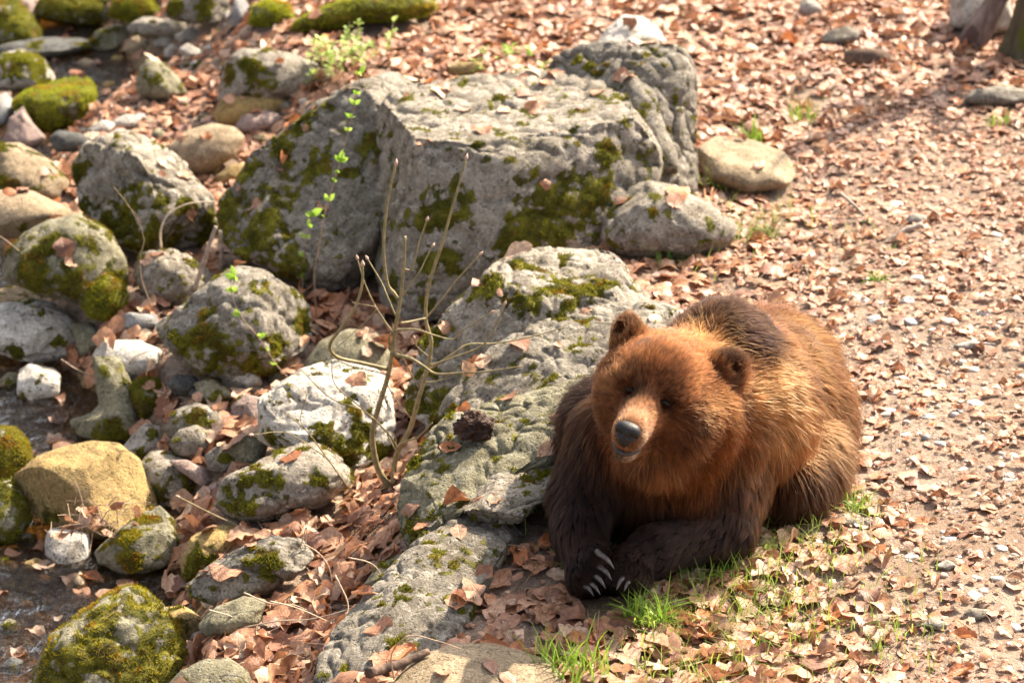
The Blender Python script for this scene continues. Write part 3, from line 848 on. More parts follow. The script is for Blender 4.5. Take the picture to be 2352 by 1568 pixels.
# --- dung lump
def lump(name, label, u, v, size_px, mat, cat, yoff=.12):
    W0, F0 = np.vstack(ROCK_V), np.vstack(ROCK_F)
    bv = BVHTree.FromPolygons(W0.tolist(), F0.tolist())
    d = ray(u, v + size_px * .45)
    loc, nor, _, dist = bv.ray_cast(Vector(CAMP), Vector(d))
    r = size_px / FOCAL_PX * dist
    c = np.array(loc) + np.array([0, .012, r * .5])
    dd, F = ico(5)
    n = fbm(dd * 2.2 + 5, 4)
    V = c + dd * np.array([r * 1.1, r * .9, r * .8]) * (.85 + .28 * n)[:, None] + dd * (.004 * noise3(dd * 18))[:, None] * 2
    o = mesh_obj(name, V, F, mat, origin=c)
    return tag(o, label, cat)
M_DUNG = simple_mat('dung', (.022, .012, .008), (.075, .032, .018), 45, .75, .9, .01)
lump('dung_lump', 'dark crumbly lump of dung lying on the olive grey slab', 1090, 985, 46, M_DUNG, 'dung')

BVH_ROCK = BVHTree.FromPolygons(np.vstack(ROCK_V).tolist(), np.vstack(ROCK_F).tolist())

# ------------------------------------------------------------------ moss fronds
MOSS_COL = {0: ((.095, .090, .008), (.23, .21, .018)), 1: ((.20, .16, .010), (.36, .29, .020)), 2: ((.18, .18, .010), (.31, .30, .020)), 3: ((.30, .32, .015), (.44, .46, .030))}
def grow_moss(o, W, F, mv, colour):
    tri = W[F]
    cr = np.cross(tri[:, 1] - tri[:, 0], tri[:, 2] - tri[:, 0])
    area = .5 * np.linalg.norm(cr, axis=1)
    fm = mv[F].mean(1)
    fn = unit(cr)
    # faces buried in the ground or on the far side grow less
    cen = tri.mean(1)
    w = area * np.clip((fm - .48) * 5, 0, 1) * (cen[:, 2] > terrain_z(cen[:, 0], cen[:, 1]) - .01) * np.where((fn @ AX_T) > -.35, 1, .15)
    tot = w.sum()
    if tot <= 1e-5: return
    lr = np.random.default_rng(len(W) + int(abs(o.location.x) * 1e4))
    n = int(min(9000, tot * 90000))
    if n < 30: return
    f = lr.choice(len(F), n, p=w / tot)
    a, b = lr.random(n), lr.random(n)
    s = a + b > 1
    a[s], b[s] = 1 - a[s], 1 - b[s]
    p = tri[f, 0] + a[:, None] * (tri[f, 1] - tri[f, 0]) + b[:, None] * (tri[f, 2] - tri[f, 0])
    clump = np.clip(.5 + .9 * fbm(p * 38, 2), .1, 1.4)
    up = unit(fn[f] + np.array([0, 0, .5]) + .75 * lr.normal(size=(n, 3)))
    side = unit(np.cross(up, lr.normal(size=(n, 3))))
    L = (.006 + .012 * clump * lr.random(n))[:, None]
    wd = (.0016 + .0018 * lr.random(n))[:, None]
    base = p - fn[f] * .002
    V = np.stack([base - side * wd, base + side * wd, base + up * L + side * wd * .2], 1).reshape(-1, 3)
    FF = np.arange(3 * n).reshape(-1, 3)
    c0, c1 = MOSS_COL[colour]
    k = np.clip(.5 + .55 * fbm(p * 9 + 3, 3) + .25 * lr.normal(size=n), 0, 1)[:, None]
    c = np.array(c0) * (1 - k) + np.array(c1) * k
    br = (fbm(p * 14 + 30, 2) > .35)[:, None]
    c = np.where(br, c * np.array([1.1, .7, .8]), c)
    mo = mesh_obj('moss', V, FF, M_MOSS, parent=o, smooth=False, origin=np.array(o.location))
    attr_col(mo.data, 'col', np.repeat(c, 3, 0))
    tag(mo, kind='stuff')
for job in MOSS_JOBS:
    grow_moss(*job)
# ------------------------------------------------------------------ the bear
def surface_nets(f, lo, hi, h):
    lo, hi = np.array(lo), np.array(hi)
    n = np.ceil((hi - lo) / h).astype(int) + 1
    g = [lo[k] + h * np.arange(n[k]) for k in range(3)]
    X, Y, Z = np.meshgrid(*g, indexing='ij')
    pts = np.stack([X.ravel(), Y.ravel(), Z.ravel()], 1)
    val = np.concatenate([f(pts[i:i + 120000]) for i in range(0, len(pts), 120000)]).reshape(n)
    ins = val < 0
    c = [slice(None, -1), slice(1, None)]
    cs = np.stack([ins[c[a], c[b], c[d]] for a in (0, 1) for b in (0, 1) for d in (0, 1)])
    mix = cs.any(0) & ~cs.all(0)
    idx = -np.ones(mix.shape, int)
    cells = np.argwhere(mix)
    idx[mix] = np.arange(len(cells))
    V = lo + (cells + .5) * h
    F = []
    for ax in range(3):
        s0 = [slice(None)] * 3; s1 = [slice(None)] * 3
        s0[ax] = slice(None, -1); s1[ax] = slice(1, None)
        ch = ins[tuple(s0)] != ins[tuple(s1)]
        e = np.argwhere(ch)
        b, d = (ax + 1) % 3, (ax + 2) % 3
        e = e[(e[:, b] > 0) & (e[:, d] > 0) & (e[:, b] < n[b] - 1) & (e[:, d] < n[d] - 1)]
        def cell(ob, od):
            q = e.copy(); q[:, b] += ob; q[:, d] += od
            return idx[q[:, 0], q[:, 1], q[:, 2]]
        quad = np.stack([cell(-1, -1), cell(0, -1), cell(0, 0), cell(-1, 0)], 1)
        inside0 = ins[e[:, 0], e[:, 1], e[:, 2]]
        quad = np.where(inside0[:, None], quad, quad[:, ::-1])
        F.append(quad)
    return V, np.vstack(F)

def grad(f, p, e=.002):
    g = np.zeros_like(p)
    for k in range(3):
        d = np.zeros(3); d[k] = e
        g[:, k] = (f(p + d) - f(p - d)) / (2 * e)
    return g

def refine(f, V, it=3):
    for _ in range(it):
        g = grad(f, V)
        V = V - (f(V) / (np.sum(g * g, 1) + 1e-4))[:, None] * g
    return V

def s_cap(p, a, b, ra, rb):
    a, b = np.asarray(a), np.asarray(b)
    ab = b - a
    t = np.clip((p - a) @ ab / (ab @ ab), 0, 1)
    return np.linalg.norm(p - a - t[:, None] * ab, axis=1) - (ra + (rb - ra) * t)

def s_ell(p, c, M, r):
    q = (p - c) @ np.asarray(M).T
    r = np.asarray(r)
    k0 = np.linalg.norm(q / r, axis=1)
    k1 = np.linalg.norm(q / (r * r), axis=1)
    return np.where(k1 < 1e-6, -r.min(), k0 * (k0 - 1) / np.maximum(k1, 1e-6))

def smin(ds, k):
    D = np.stack(ds)
    m = D.min(0)
    return m - k * np.log(np.exp(-(D - m) / k).sum(0))

def cam2w(r, u, t):
    return r * AX_R + u * AX_U + t * AX_T
HS = unit(cam2w(.921, -.338, .190)); HF = unit(cam2w(-.280, -.235, .933)); HU = unit(cam2w(.271, .913, .311))
HE = P(1492, 905, 5.68)
HM = np.stack([HS, HU, HF])
def HL(s, u, f):
    return HE + s * HS + u * HU + f * HF

# each entry: kind, geometry, flow of the fur, fur length, colour, group
BK = unit(P(1765, 890, 6.6) - P(1560, 980, 6.0))         # spine, towards the rump
DN = np.array([0, 0, -1.0])
PR = []
def cap(a, b, ra, rb, flow, ln, col, grp='body', wet=0):
    PR.append(dict(k='cap', g=(a, b, ra, rb), flow=unit(flow), ln=ln, col=np.array(col), grp=grp, wet=wet))
def ell(c, M, r, flow, ln, col, grp='body', wet=0):
    PR.append(dict(k='ell', g=(c, M, r), flow=unit(flow), ln=ln, col=np.array(col), grp=grp, wet=wet))
def ball(c, r, *a, **k):
    cap(c, c + np.array([0, 0, .001]), r, r, *a, **k)

C_HEAD = (.165, .050, .010); C_FACE = (.055, .018, .006); C_NECK = (.24, .082, .020); C_BODY = (.105, .036, .010); C_HUMP = (.016, .008, .005)
C_DARK = (.020, .0098, .0060); C_CHEST = (.035, .015, .007); C_HAUN = (.072, .027, .009); C_MUZ = (.33, .145, .060)
# head
ell(HL(0, -.035, -.13), HM, (.120, .105, .150), -HF + HU * .1, .020, C_HEAD, 'head')
ball(HL(0, .018, -.075), .082, -HF + HU * .5, .016, C_HEAD, 'head')
for s in (-1, 1):
    ball(HL(s * .052, -.002, -.034), .042, -HF * .6 + HU * .6 + HS * s * .5, .014, C_FACE, 'head')
    ball(HL(s * .078 + .016, -.066, -.080), .072 if s > 0 else .058, -HF * .7 - HU * .55 + HS * s * .5, .027 if s > 0 else .018, C_FACE, 'head')
    ball(HL(s * .088 + .020, -.055, -.160), .078 if s > 0 else .066, -HF * .7 - HU * .6 + HS * s * .3, .034 if s > 0 else .022, C_HEAD if s > 0 else (.085, .028, .008), 'head')
cap(HL(0, -.026, -.03), HL(0, -.052, .126), .038, .030, -HF + HU * .1, .008, C_MUZ, 'head')
cap(HL(0, -.048, -.01), HL(0, -.072, .122), .039, .029, -HF - HU * .2, .009, C_MUZ, 'head')
cap(HL(0, -.108, -.05), HL(0, -.124, .098), .042, .021, -HF - HU * .5, .010, (.30, .19, .11), 'head')
ball(HL(.040, -.150, -.105), .072, -HF * .4 - HU, .060, (.18, .08, .032), 'head')
EAR = [HL(-.130, .066, -.195), HL(.138, .066, -.200)]
for s, c in zip((-1, 1), EAR):
    en = unit(HF * .75 + HS * s * .55 + HU * .1)           # the cup faces forward and out
    eu = unit(HU * .9 + HS * s * .35); eu = unit(eu - en * (eu @ en)); es = np.cross(eu, en)
    ell(c, np.stack([es, eu, en]), (.040, .044, .018), eu, .014, (.10, .042, .018), 'ear')
# neck, trunk
cap(HL(0, -.05, -.19), P(1690, 915, 6.06), .138, .178, -HF * .6 + BK * .6 + DN * .2, .050, C_NECK)
ball(HL(.06, -.12, -.22), .125, -HF * .4 + DN * .9, .058, C_NECK)
ball(HL(.0, -.155, -.22), .100, DN + BK * .3, .050, C_CHEST)
ball(P(1658, 806, 6.04), .122, BK * .6 + DN * .3 - AX_F * .2, .040, C_HUMP)
ball(P(1700, 880, 6.14), .160, BK * .6 + DN * .6, .046, C_NECK)
ball(P(1745, 905, 6.36), .190, BK * .7 + DN * .6, .052, C_BODY)
ball(P(1752, 888, 6.68), .216, BK * .6 + DN * .7, .052, C_BODY)
ball(P(1650, 960, 6.40), .20, BK * .7 + DN * .3 - AX_R * .5, .052, C_BODY)
ball(P(1830, 960, 6.38), .145, BK * .5 + DN * .8, .056, C_BODY)
ball(P(1835, 1062, 6.20), .120, DN + BK * .3, .060, C_HAUN)
ball(P(1805, 1105, 6.08), .098, DN + BK * .2, .055, C_DARK)
ball(P(1560, 1050, 5.98), .185, DN + BK * .1, .055, C_CHEST)
ball(P(1530, 1150, 5.98), .150, DN, .055, C_DARK)
ball(P(1650, 1090, 6.18), .180, DN + BK * .3, .055, C_HAUN)
ball(P(1410, 990, 6.10), .130, DN + BK * .4 - AX_R * .4, .055, C_DARK)
ball(P(1395, 985, 6.32), .125, DN + BK * .4 - AX_R * .4, .055, C_DARK)
ball(P(1745, 960, 6.02), .120, DN + BK * .35, .055, C_NECK)
# bear's left foreleg (elbow on the ground, forearm laid across)
A0, A1, A2, A3, A4 = P(1690, 985, 5.98), P(1678, 1110, 5.92), P(1668, 1215, 5.84), P(1505, 1262, 5.74), P(1440, 1300, 5.68)
cap(A0, A1, .120, .095, DN + AX_R * .1, .050, (.10, .046, .02), 'leg', .5)
cap(A1, A2, .088, .070, DN - AX_R * .25, .045, C_DARK, 'leg', 1)
cap(A2, A3, .064, .052, A3 - A2 + DN * .06, .040, C_DARK, 'leg', 1)
cap(A3, A4, .050, .046, A4 - A3, .030, C_DARK, 'leg', .6)
ell(P(1432, 1318, 5.655), np.eye(3), (.052, .055, .038), P(1425, 1345, 5.6) - P(1445, 1300, 5.7), .024, C_DARK, 'leg', .4)
# bear's right foreleg
B0, B1, B2, B3 = P(1415, 1010, 5.96), P(1350, 1130, 5.90), P(1332, 1215, 5.80), P(1352, 1292, 5.70)
cap(B0, B1, .115, .080, DN - AX_R * .1, .050, C_DARK, 'leg', .3)
cap(B1, B2, .076, .060, DN - AX_R * .1, .045, C_DARK, 'leg', .6)
cap(B2, B3, .058, .050, B3 - B2, .036, C_DARK, 'leg', .6)
ell(P(1360, 1318, 5.655), np.eye(3), (.055, .055, .038), P(1385, 1350, 5.6) - P(1350, 1290, 5.7), .024, C_DARK, 'leg', .4)

for (u_, v_) in [(1372, 1268), (1372, 1298), (1360, 1316), (1346, 1332), (1334, 1340)]:
    ball(P(u_, v_, 5.632), .021, P(1395, 1345, 5.58) - P(1365, 1300, 5.66), .016, C_DARK, 'leg', .4)
for (u_, v_) in [(1422, 1312), (1438, 1322), (1454, 1328), (1470, 1330)]:
    ball(P(u_, v_, 5.630), .021, P(1422, 1355, 5.58) - P(1445, 1310, 5.66), .016, C_DARK, 'leg', .4)

def pd(pr, p):
    return s_cap(p, *pr['g']) if pr['k'] == 'cap' else s_ell(p, *pr['g'])
SOCK = [HL(-.0445, -.004, .019), HL(.0445, -.004, .019)]
EARCUP = []
for s, c in zip((-1, 1), EAR):
    en = unit(HF * .75 + HS * s * .55 + HU * .1)
    EARCUP.append((c + en * .018, .029))
def bear_sdf(p):
    ds = {'head': [], 'ear': [], 'body': [], 'leg': []}
    for pr in PR:
        ds[pr['grp']].append(pd(pr, p))
    hd = smin(ds['head'], .015)
    er = smin(ds['ear'], .005)
    for c, r in EARCUP:
        dd = r - np.linalg.norm(p - c, axis=1)
        er = np.maximum(er, dd)
    for c in SOCK:
        hd = -smin([-hd, np.linalg.norm(p - c, axis=1) - .017], .006)
    hd = smin([hd, er], .006)
    bd = smin(ds['body'], .022)
    lg = smin(ds['leg'], .012)
    return smin([hd, smin([bd, lg], .014)], .026)

allp = np.vstack([np.vstack([pr['g'][0]]) for pr in PR])
bV, bQ = surface_nets(bear_sdf, allp.min(0) - .27, allp.max(0) + .27, .0115)
bV = refine(bear_sdf, bV)
bN = unit(grad(bear_sdf, bV))

def bear_fields(p):
    D = np.stack([np.maximum(pd(pr, p), -.02) for pr in PR])
    w = np.exp(-(D - D.min(0)) / .018)
    w /= w.sum(0)
    flow = w.T @ np.stack([pr['flow'] for pr in PR])
    ln = w.T @ np.array([pr['ln'] for pr in PR])
    wet = w.T @ np.array([pr['wet'] for pr in PR])
    w2 = np.exp(-(D - D.min(0)) / .030); w2 /= w2.sum(0)
    col = w2.T @ np.stack([pr['col'] for pr in PR])
    return flow, ln, wet, col

# colour patches of the coat, pigment and painted sunlight: (u, v, radius px, colour, strength)
PATCH = [(1455, 899, 30, (.014, .007, .004), .97), (1533, 924, 32, (.014, .007, .004), .97), (1385, 970, 40, (.040, .015, .006), .8), (1395, 1050, 60, (.022, .010, .005), .9), (1440, 1090, 40, (.05, .02, .008), .7), (1425, 940, 30, (.06, .025, .012), .6), (1540, 860, 40, (.10, .04, .016), .5),
         (1700, 740, 85, (.010, .005, .003), .98), (1625, 722, 60, (.026, .012, .006), .9), (1740, 785, 65, (.012, .006, .004), .95), (1770, 740, 55, (.03, .015, .008), .8), (1680, 780, 45, (.028, .012, .005), .8), (1560, 715, 40, (.06, .026, .010), .7),
         (1800, 925, 42, (.55, .27, .085), .9), (1800, 985, 40, (.52, .26, .085), .85), (1725, 920, 34, (.60, .30, .10), .85), (1790, 870, 36, (.44, .20, .06), .8), (1735, 985, 32, (.38, .21, .09), .6),  # sunlit strip of shoulder and neck, painted as paler fur
         (1590, 775, 55, (.44, .20, .055), .7), (1810, 850, 45, (.30, .15, .06), .5), (1880, 860, 80, (.060, .027, .011), .7), (1840, 760, 80, (.060, .028, .012), .7),  # golden sunlit neck top painted in, then the duller back
         (1740, 1060, 36, (.30, .145, .06), .7), (1745, 1130, 30, (.25, .12, .05), .6), (1735, 1200, 26, (.18, .085, .04), .6),
         (1470, 948, 28, (.52, .26, .13), .85), (1500, 1010, 24, (.44, .29, .18), .7), (1455, 1045, 22, (.48, .39, .29), .85), (1484, 905, 14, (.34, .16, .075), .7), (1580, 960, 45, (.075, .026, .009), .6),
         (1470, 790, 22, (.06, .032, .02), .8), (1685, 878, 24, (.07, .036, .022), .8), (1700, 930, 20, (.05, .03, .02), .6),
         (1560, 1075, 50, (.20, .085, .032), .7), (1590, 1000, 45, (.13, .055, .024), .5), (1640, 960, 30, (.22, .08, .024), .5),
         (1440, 1180, 50, (.07, .033, .016), .5), (1530, 1150, 40, (.012, .007, .005), .5), (1935, 1000, 60, (.19, .085, .032), .5), (1900, 1120, 50, (.09, .04, .018), .5)]
kd = KDTree(len(bV))
pu, pv = to_px(bV)
vis = (bN @ AX_T) > .1
PATCH3 = []
dep = (bV - CAMP) @ AX_F
for (u, v, r, c, s) in PATCH:
    dd = np.hypot(pu - u, pv - v)
    ok = np.where(vis & (dd < 26))[0]
    if len(ok) == 0:
        ok = np.argsort(np.where(vis, dd, 1e9))[:4]
    k = ok[np.argmin(dep[ok] + dd[ok] * .004)]
    PATCH3.append((bV[k], r / FOCAL_PX * dep[k], np.array(c), s))
def patch_col(p, col):
    for c3, r3, c, s in PATCH3:
        d = np.linalg.norm(p - c3, axis=1) / r3
        w = (s * np.exp(-(d ** 2) * .9))[:, None]
        col = col * (1 - w) + c * w
    return col

M_SKIN = None
def skin_mat():
    g = NT('bear_skin')
    c = g.attr('col', 'Color')
    b = g.n('ShaderNodeBsdfPrincipled', Base__Color=c, Roughness=.8)
    b.inputs['Specular IOR Level'].default_value = .1
    return g.finish(b.outputs[0])
bear_base = np.array([.45, 6.1, 0.0])
bear = empty('bear', bear_base)
tag(bear, 'brown bear lying on its belly with forepaws together, eyes nearly shut', 'bear')
body = mesh_obj('body', bV, bQ.astype(np.int32), skin_mat(), parent=bear, origin=bear_base)
_, _, _, vc = bear_fields(bV)
attr_col(body.data, 'col', patch_col(bV, vc) * .45)

# ---- fur
NH = 250000
tri = np.vstack([bQ[:, [0, 1, 2]], bQ[:, [0, 2, 3]]])
T3 = bV[tri]
ar = .5 * np.linalg.norm(np.cross(T3[:, 1] - T3[:, 0], T3[:, 2] - T3[:, 0]), axis=1)
cen = T3.mean(1)
tn = unit(bN[tri].mean(1))
hd_d = np.linalg.norm(cen - HL(0, -.05, -.02), axis=1)
w = ar * (1 + 2.6 * np.exp(-(hd_d / .16) ** 2)) * np.where((tn @ AX_T) > -.25, 1, .22) * (cen[:, 2] > .005)
pick = rng.choice(len(tri), NH, p=w / w.sum())
a, b = rng.random(NH), rng.random(NH)
s = a + b > 1
a[s], b[s] = 1 - a[s], 1 - b[s]
hp = T3[pick, 0] + a[:, None] * (T3[pick, 1] - T3[pick, 0]) + b[:, None] * (T3[pick, 2] - T3[pick, 0])
tb = bN[tri[pick]]
hn = unit(tb[:, 0] * (1 - a - b)[:, None] + tb[:, 1] * a[:, None] + tb[:, 2] * b[:, None])
flow, ln, wet, col = bear_fields(hp)
col = patch_col(hp, col)
# bare places: nose, eyes, lips
bare = (np.linalg.norm(hp - HL(0, -.056, .162), axis=1) < .028)
for c in SOCK:
    bare |= np.linalg.norm(hp - c, axis=1) < .0125
LIP = [HL(x, -.1135 + 9.0 * x * x, .139 - 26 * x * x) for x in np.linspace(-.034, .034, 15)]
for c in LIP:
    bare |= np.linalg.norm(hp - c, axis=1) < .013
ear_d = np.min(np.stack([np.linalg.norm(hp - c, axis=1) for c, r in EARCUP]), 0)
keep = ~bare
hp, hn, flow, ln, wet, col = hp[keep], hn[keep], flow[keep], ln[keep], wet[keep], col[keep]
n = len(hp)
flow = flow + .22 * np.stack([fbm(hp * 9 + 11 * k, 2) for k in range(3)], 1) + .07 * rng.normal(size=(n, 3))
tg = unit(flow - hn * np.sum(flow * hn, 1)[:, None])
guard = (rng.random(n) < .10) & (wet < .25)                                # longer, looser guard hairs
ln = ln * np.clip(1 + .28 * rng.normal(size=n), .35, 1.7) * (1 + .32 * fbm(hp * 14, 2)) * np.where(guard & (ln > .018), 1.32, 1)
flow = flow + np.where(guard[:, None], .22, .0) * rng.normal(size=(n, 3))
tg = unit(flow - hn * np.sum(flow * hn, 1)[:, None])
lift = .42 + .18 * rng.random(n) - .20 * wet + .12 * guard
ln = ln * np.where(ln > .03, .80, 1) * (1 - .12 * wet)
drop = np.where(ln > .03, .16, .03)
K = 6
S = np.linspace(0, 1, K)
pts = np.zeros((n, K, 3))
for k, sv in enumerate(S):
    pts[:, k] = hp + ln[:, None] * (hn * (lift * (1.15 * sv - .45 * sv * sv))[:, None] + tg * (.72 * sv + .22 * sv * sv) + DN * (drop * sv * sv)[:, None])
# curl of single hairs
ph = rng.random(n) * 6.28
sd = np.cross(hn, tg)
for k, sv in enumerate(S):
    pts[:, k] += sd * (np.sin(ph + sv * 4.0) * .0022 * sv * np.clip(ln / .03, .2, 1.6))[:, None]
# locks: hair tips gather towards the middle of their lock, more so where the coat is wet
nl = 14000
li = rng.choice(n, nl, replace=False)
kd = KDTree(nl)
for q, i in enumerate(li):
    kd.insert(hp[i], q)
kd.balance()
own = np.array([kd.find(p)[1] for p in hp])
nl2 = 4200
li2 = rng.choice(n, nl2, replace=False)
kd2 = KDTree(nl2)
for q, i in enumerate(li2):
    kd2.insert(hp[i], q)
kd2.balance()
gi = li[own]
wi = np.where(wet > .3)[0]
gi[wi] = li2[[kd2.find(hp[i])[1] for i in wi]]
cl = np.where(guard, .45, 1) * np.clip(.36 + .12 * rng.normal(size=n) + .30 * wet, 0, .80) * np.clip((ln - .009) / .02, 0, 1)
for k, sv in enumerate(S):
    wk = (cl * sv ** 1.2)[:, None]
    pts[:, k] = pts[:, k] * (1 - wk) + (pts[gi, k] + (hp - hp[gi]) * .15) * wk
# never through the ground
gz = terrain_z(pts[..., 0].ravel(), pts[..., 1].ravel()).reshape(n, K) + .004
pts[..., 2] = np.maximum(pts[..., 2], gz)

hc = bpy.data.hair_curves.new('fur')
hc.add_curves([K] * n)
hc.attributes['position'].data.foreach_set('vector', (pts - bear_base).astype(np.float32).ravel())
ra = hc.attributes.get('radius') or hc.attributes.new('radius', 'FLOAT', 'POINT')
taper = np.array([1.0, 1.0, .9, .75, .5, .12])
base_r = .00058 * np.clip(ln / .03, .55, 1.15) * (1 + .35 * wet)
ra.data.foreach_set('value', (base_r[:, None] * taper[None]).astype(np.float32).ravel())
lockv = (1 + .27 * rng.normal(size=nl))[own]
blot = np.clip(1 + .42 * fbm(hp * 13 + 40, 3), .45, 1.7)[:, None]
hcol = np.clip(col * np.array([1.04, .92, .88]) * blot * np.clip(lockv * (1 + .14 * rng.normal(size=n)), .4, 1.9)[:, None], .004, .9)
ca = hc.attributes.new('col', 'FLOAT_COLOR', 'CURVE')
c4 = np.ones((n, 4), np.float32); c4[:, :3] = hcol
ca.data.foreach_set('color', c4.ravel())
wa = hc.attributes.new('wet', 'FLOAT', 'CURVE')
wa.data.foreach_set('value', wet.astype(np.float32))

def fur_mat():
    g = NT('bear_fur')
    c = g.attr('col', 'Color')
    ic = g.n('ShaderNodeHairInfo').outputs['Intercept']
    c = g.mix(1.0, c, g.mix(g.ramp(ic, 0, .9), (.62, .58, .55), (1.12, 1.12, 1.12)), 'MULTIPLY')
    h = g.t.nodes.new('ShaderNodeBsdfHairPrincipled')
    h.parametrization = 'COLOR'
    g.put(h.inputs['Color'], c)
    rg = g.n('ShaderNodeMapRange', Value=g.attr('wet'))
    rg.inputs['To Min'].default_value = .5
    rg.inputs['To Max'].default_value = .24
    g.put(h.inputs['Roughness'], rg.outputs[0])
    h.inputs['Radial Roughness'].default_value = .6
    ri = g.n('ShaderNodeMapRange', Value=g.attr('wet'))
    ri.inputs['To Min'].default_value = 1.26
    ri.inputs['To Max'].default_value = 1.50
    g.put(h.inputs['IOR'], ri.outputs[0])
    d = g.n('ShaderNodeBsdfDiffuse', Color=c)
    mx = g.n('ShaderNodeMixShader', Fac=.45)
    g.t.links.new(h.outputs[0], mx.inputs[1]); g.t.links.new(d.outputs[0], mx.inputs[2])
    return g.finish(mx.outputs[0])
hc.materials.append(fur_mat())
fur = bpy.data.objects.new('fur', hc)
link(fur, body)

# ---- nose, eyes, lips, claws
M_NOSE = simple_mat('wet_nose', (.010, .009, .009), (.020, .018, .018), 260, .48, .6, .0015, spec=.25)
M_EYE = simple_mat('dark_eye', (.008, .005, .004), (.014, .009, .006), 50, .22, 0, .001, spec=.4)
M_LIP = simple_mat('eyelid', (.012, .007, .005), (.022, .013, .009), 120, .6, .3, .001, spec=.2)
M_LIP2 = simple_mat('dark_lip', (.030, .024, .024), (.055, .044, .043), 120, .5, .3, .001, spec=.3)
M_CLAW = simple_mat('horn_claw', (.12, .10, .085), (.045, .037, .032), 60, .35, .2, .001, spec=.5)
NC = HL(0, -.052, .158)
def nose_sdf(p):
    d = smin([s_ell(p, NC, HM, (.0255, .0205, .023)), s_ell(p, NC - HU * .018 + HF * .004, HM, (.016, .018, .018)),
              s_cap(p, NC + HS * .0135 + HU * .004, NC - HS * .0135 + HU * .004, .0160, .0160)], .005)
    for sg in (-1, 1):
        for q, r in (((.0125, -.004, .022), .0072), ((.020, -.006, .015), .0055), ((.0255, -.008, .006), .0038)):
            c = NC + HS * sg * q[0] + HU * q[1] + HF * q[2]
            d = -smin([-d, np.linalg.norm(p - c, axis=1) - r], .002)
    g = s_cap(p, NC - HU * .002 + HF * .03, NC - HU * .04 + HF * .022, .002, .003)
    return -smin([-d, g], .002)
v, q = surface_nets(nose_sdf, NC - .06, NC + .06, .0022)
v = refine(nose_sdf, v, 2)
mesh_obj('nose', v, q.astype(np.int32), M_NOSE, parent=bear, origin=NC)
for s, c in zip((-1, 1), SOCK):
    d_, f_ = ico(3)
    ec = c - HF * .011
    mesh_obj('eye', ec + d_ * .0088, f_, M_EYE, parent=bear, origin=ec)
    # heavy upper lid over the half shut eye
    arc = [ec + HS * x + HU * (.0035 - 26 * x * x) + HF * (.0098 - 25 * x * x) for x in np.linspace(-.015, .015, 9)]
    V_, F_ = tube(arc, [.002, .004, .0055, .006, .0062, .006, .0055, .004, .002], 7)
    mesh_obj('eyelid', V_, F_, M_LIP, parent=bear, origin=ec)
lip = LIP
V_, F_ = tube(lip, [.0025 + .0042 * math.sin(math.pi * k / 14) for k in range(15)], 8)
mesh_obj('lower_lip', V_, F_, M_LIP2, parent=bear, origin=lip[7])
def claw(u0, v0, u1, v1, y0, y1, r=.0075):
    a, b = P(u0, v0, y0), P(u1, v1, y1)
    m = (a + b) / 2 + AX_U * .006 + AX_T * .004
    pth = smooth_path([a - (b - a) * .25, a, m, b], 4)
    rr = np.interp(np.linspace(0, 1, len(pth)), [0, .25, .7, 1], [r * .9, r, r * .7, .0008])
    V_, F_ = tube(pth, rr, 8)
    mesh_obj('claw', V_, F_, M_CLAW, parent=bear, origin=a)
for c in [(1378, 1272, 1411, 1306), (1379, 1303, 1405, 1332), (1366, 1321, 1391, 1351), (1352, 1337, 1379, 1365), (1341, 1345, 1364, 1368)]:
    claw(*c, 5.600, 5.560)
for c in [(1433, 1325, 1416, 1354), (1447, 1333, 1433, 1358)]:
    claw(*c, 5.598, 5.562)
# ------------------------------------------------------------------ leaf litter
def leaf_shape(lr, ns, nc, broken=False):
    """one dry beech leaf, unit length, lying in XY, curled in Z; returns verts, faces, uv"""
    t = np.linspace(0, 1, ns)
    x = np.linspace(-1, 1, nc)
    hw = .36 * np.sin(np.pi * np.clip(t, .02, .98) ** .85) ** .8 * (1 + .10 * lr.normal())
    hw[0] = .012; hw[-1] = .02
    T, X = np.meshgrid(t, x, indexing='ij')
    jag = 1 + .13 * lr.normal(size=(ns, 2))
    HWs = np.where(X < 0, hw[:, None] * jag[:, :1], hw[:, None] * jag[:, 1:])
    px, py = X * HWs, T - .5
    if broken:
        cut = lr.uniform(.55, .85)
        py = np.minimum(py, cut - .5 + .10 * np.sin(X * 5 + lr.random() * 6))
    fold, arc, tw = lr.normal() * .26 + .08, lr.normal() * .55, lr.normal() * .6
    wav = lr.uniform(.02, .07)
    pz = fold * np.abs(px) ** 1.3 * 1.4 + arc * (py ** 2) + tw * px * py * 1.6 + wav * np.sin(py * lr.uniform(10, 20) + X * 2 + lr.random() * 6) * np.abs(X)
    pz = pz - pz.mean()
    roll = lr.normal() * .8
    if abs(roll) > 1.15:                                   # tightly curled edge
        a = px * roll * 3.2
        px, pz = np.sin(a) / (roll * 3.2), pz + (1 - np.cos(a)) / (roll * 3.2)
    V = np.stack([px.ravel(), py.ravel(), pz.ravel()], 1)
    uv = np.stack([(X * .5 + .5).ravel(), T.ravel()], 1)
    i = (np.arange(ns - 1)[:, None] * nc + np.arange(nc - 1)[None]).ravel()
    F = np.stack([i, i + 1, i + nc + 1, i + nc], 1)
    return V, F, uv

PAL = np.array([(.44, .225, .125), (.38, .180, .095), (.50, .295, .180), (.31, .140, .072), (.22, .095, .052), (.43, .160, .058), (.55, .370, .250), (.35, .195, .122)])
PALW = np.array([.24, .2, .17, .13, .08, .05, .07, .06])

def frames(nrm, yaw):
    """rotation matrices with local Z along nrm"""
    ref = np.stack([np.cos(yaw), np.sin(yaw), np.zeros_like(yaw)], 1)
    xx = unit(ref - nrm * np.sum(ref * nrm, 1)[:, None])
    yy = np.cross(nrm, xx)
    return np.stack([xx, yy, nrm], 2)

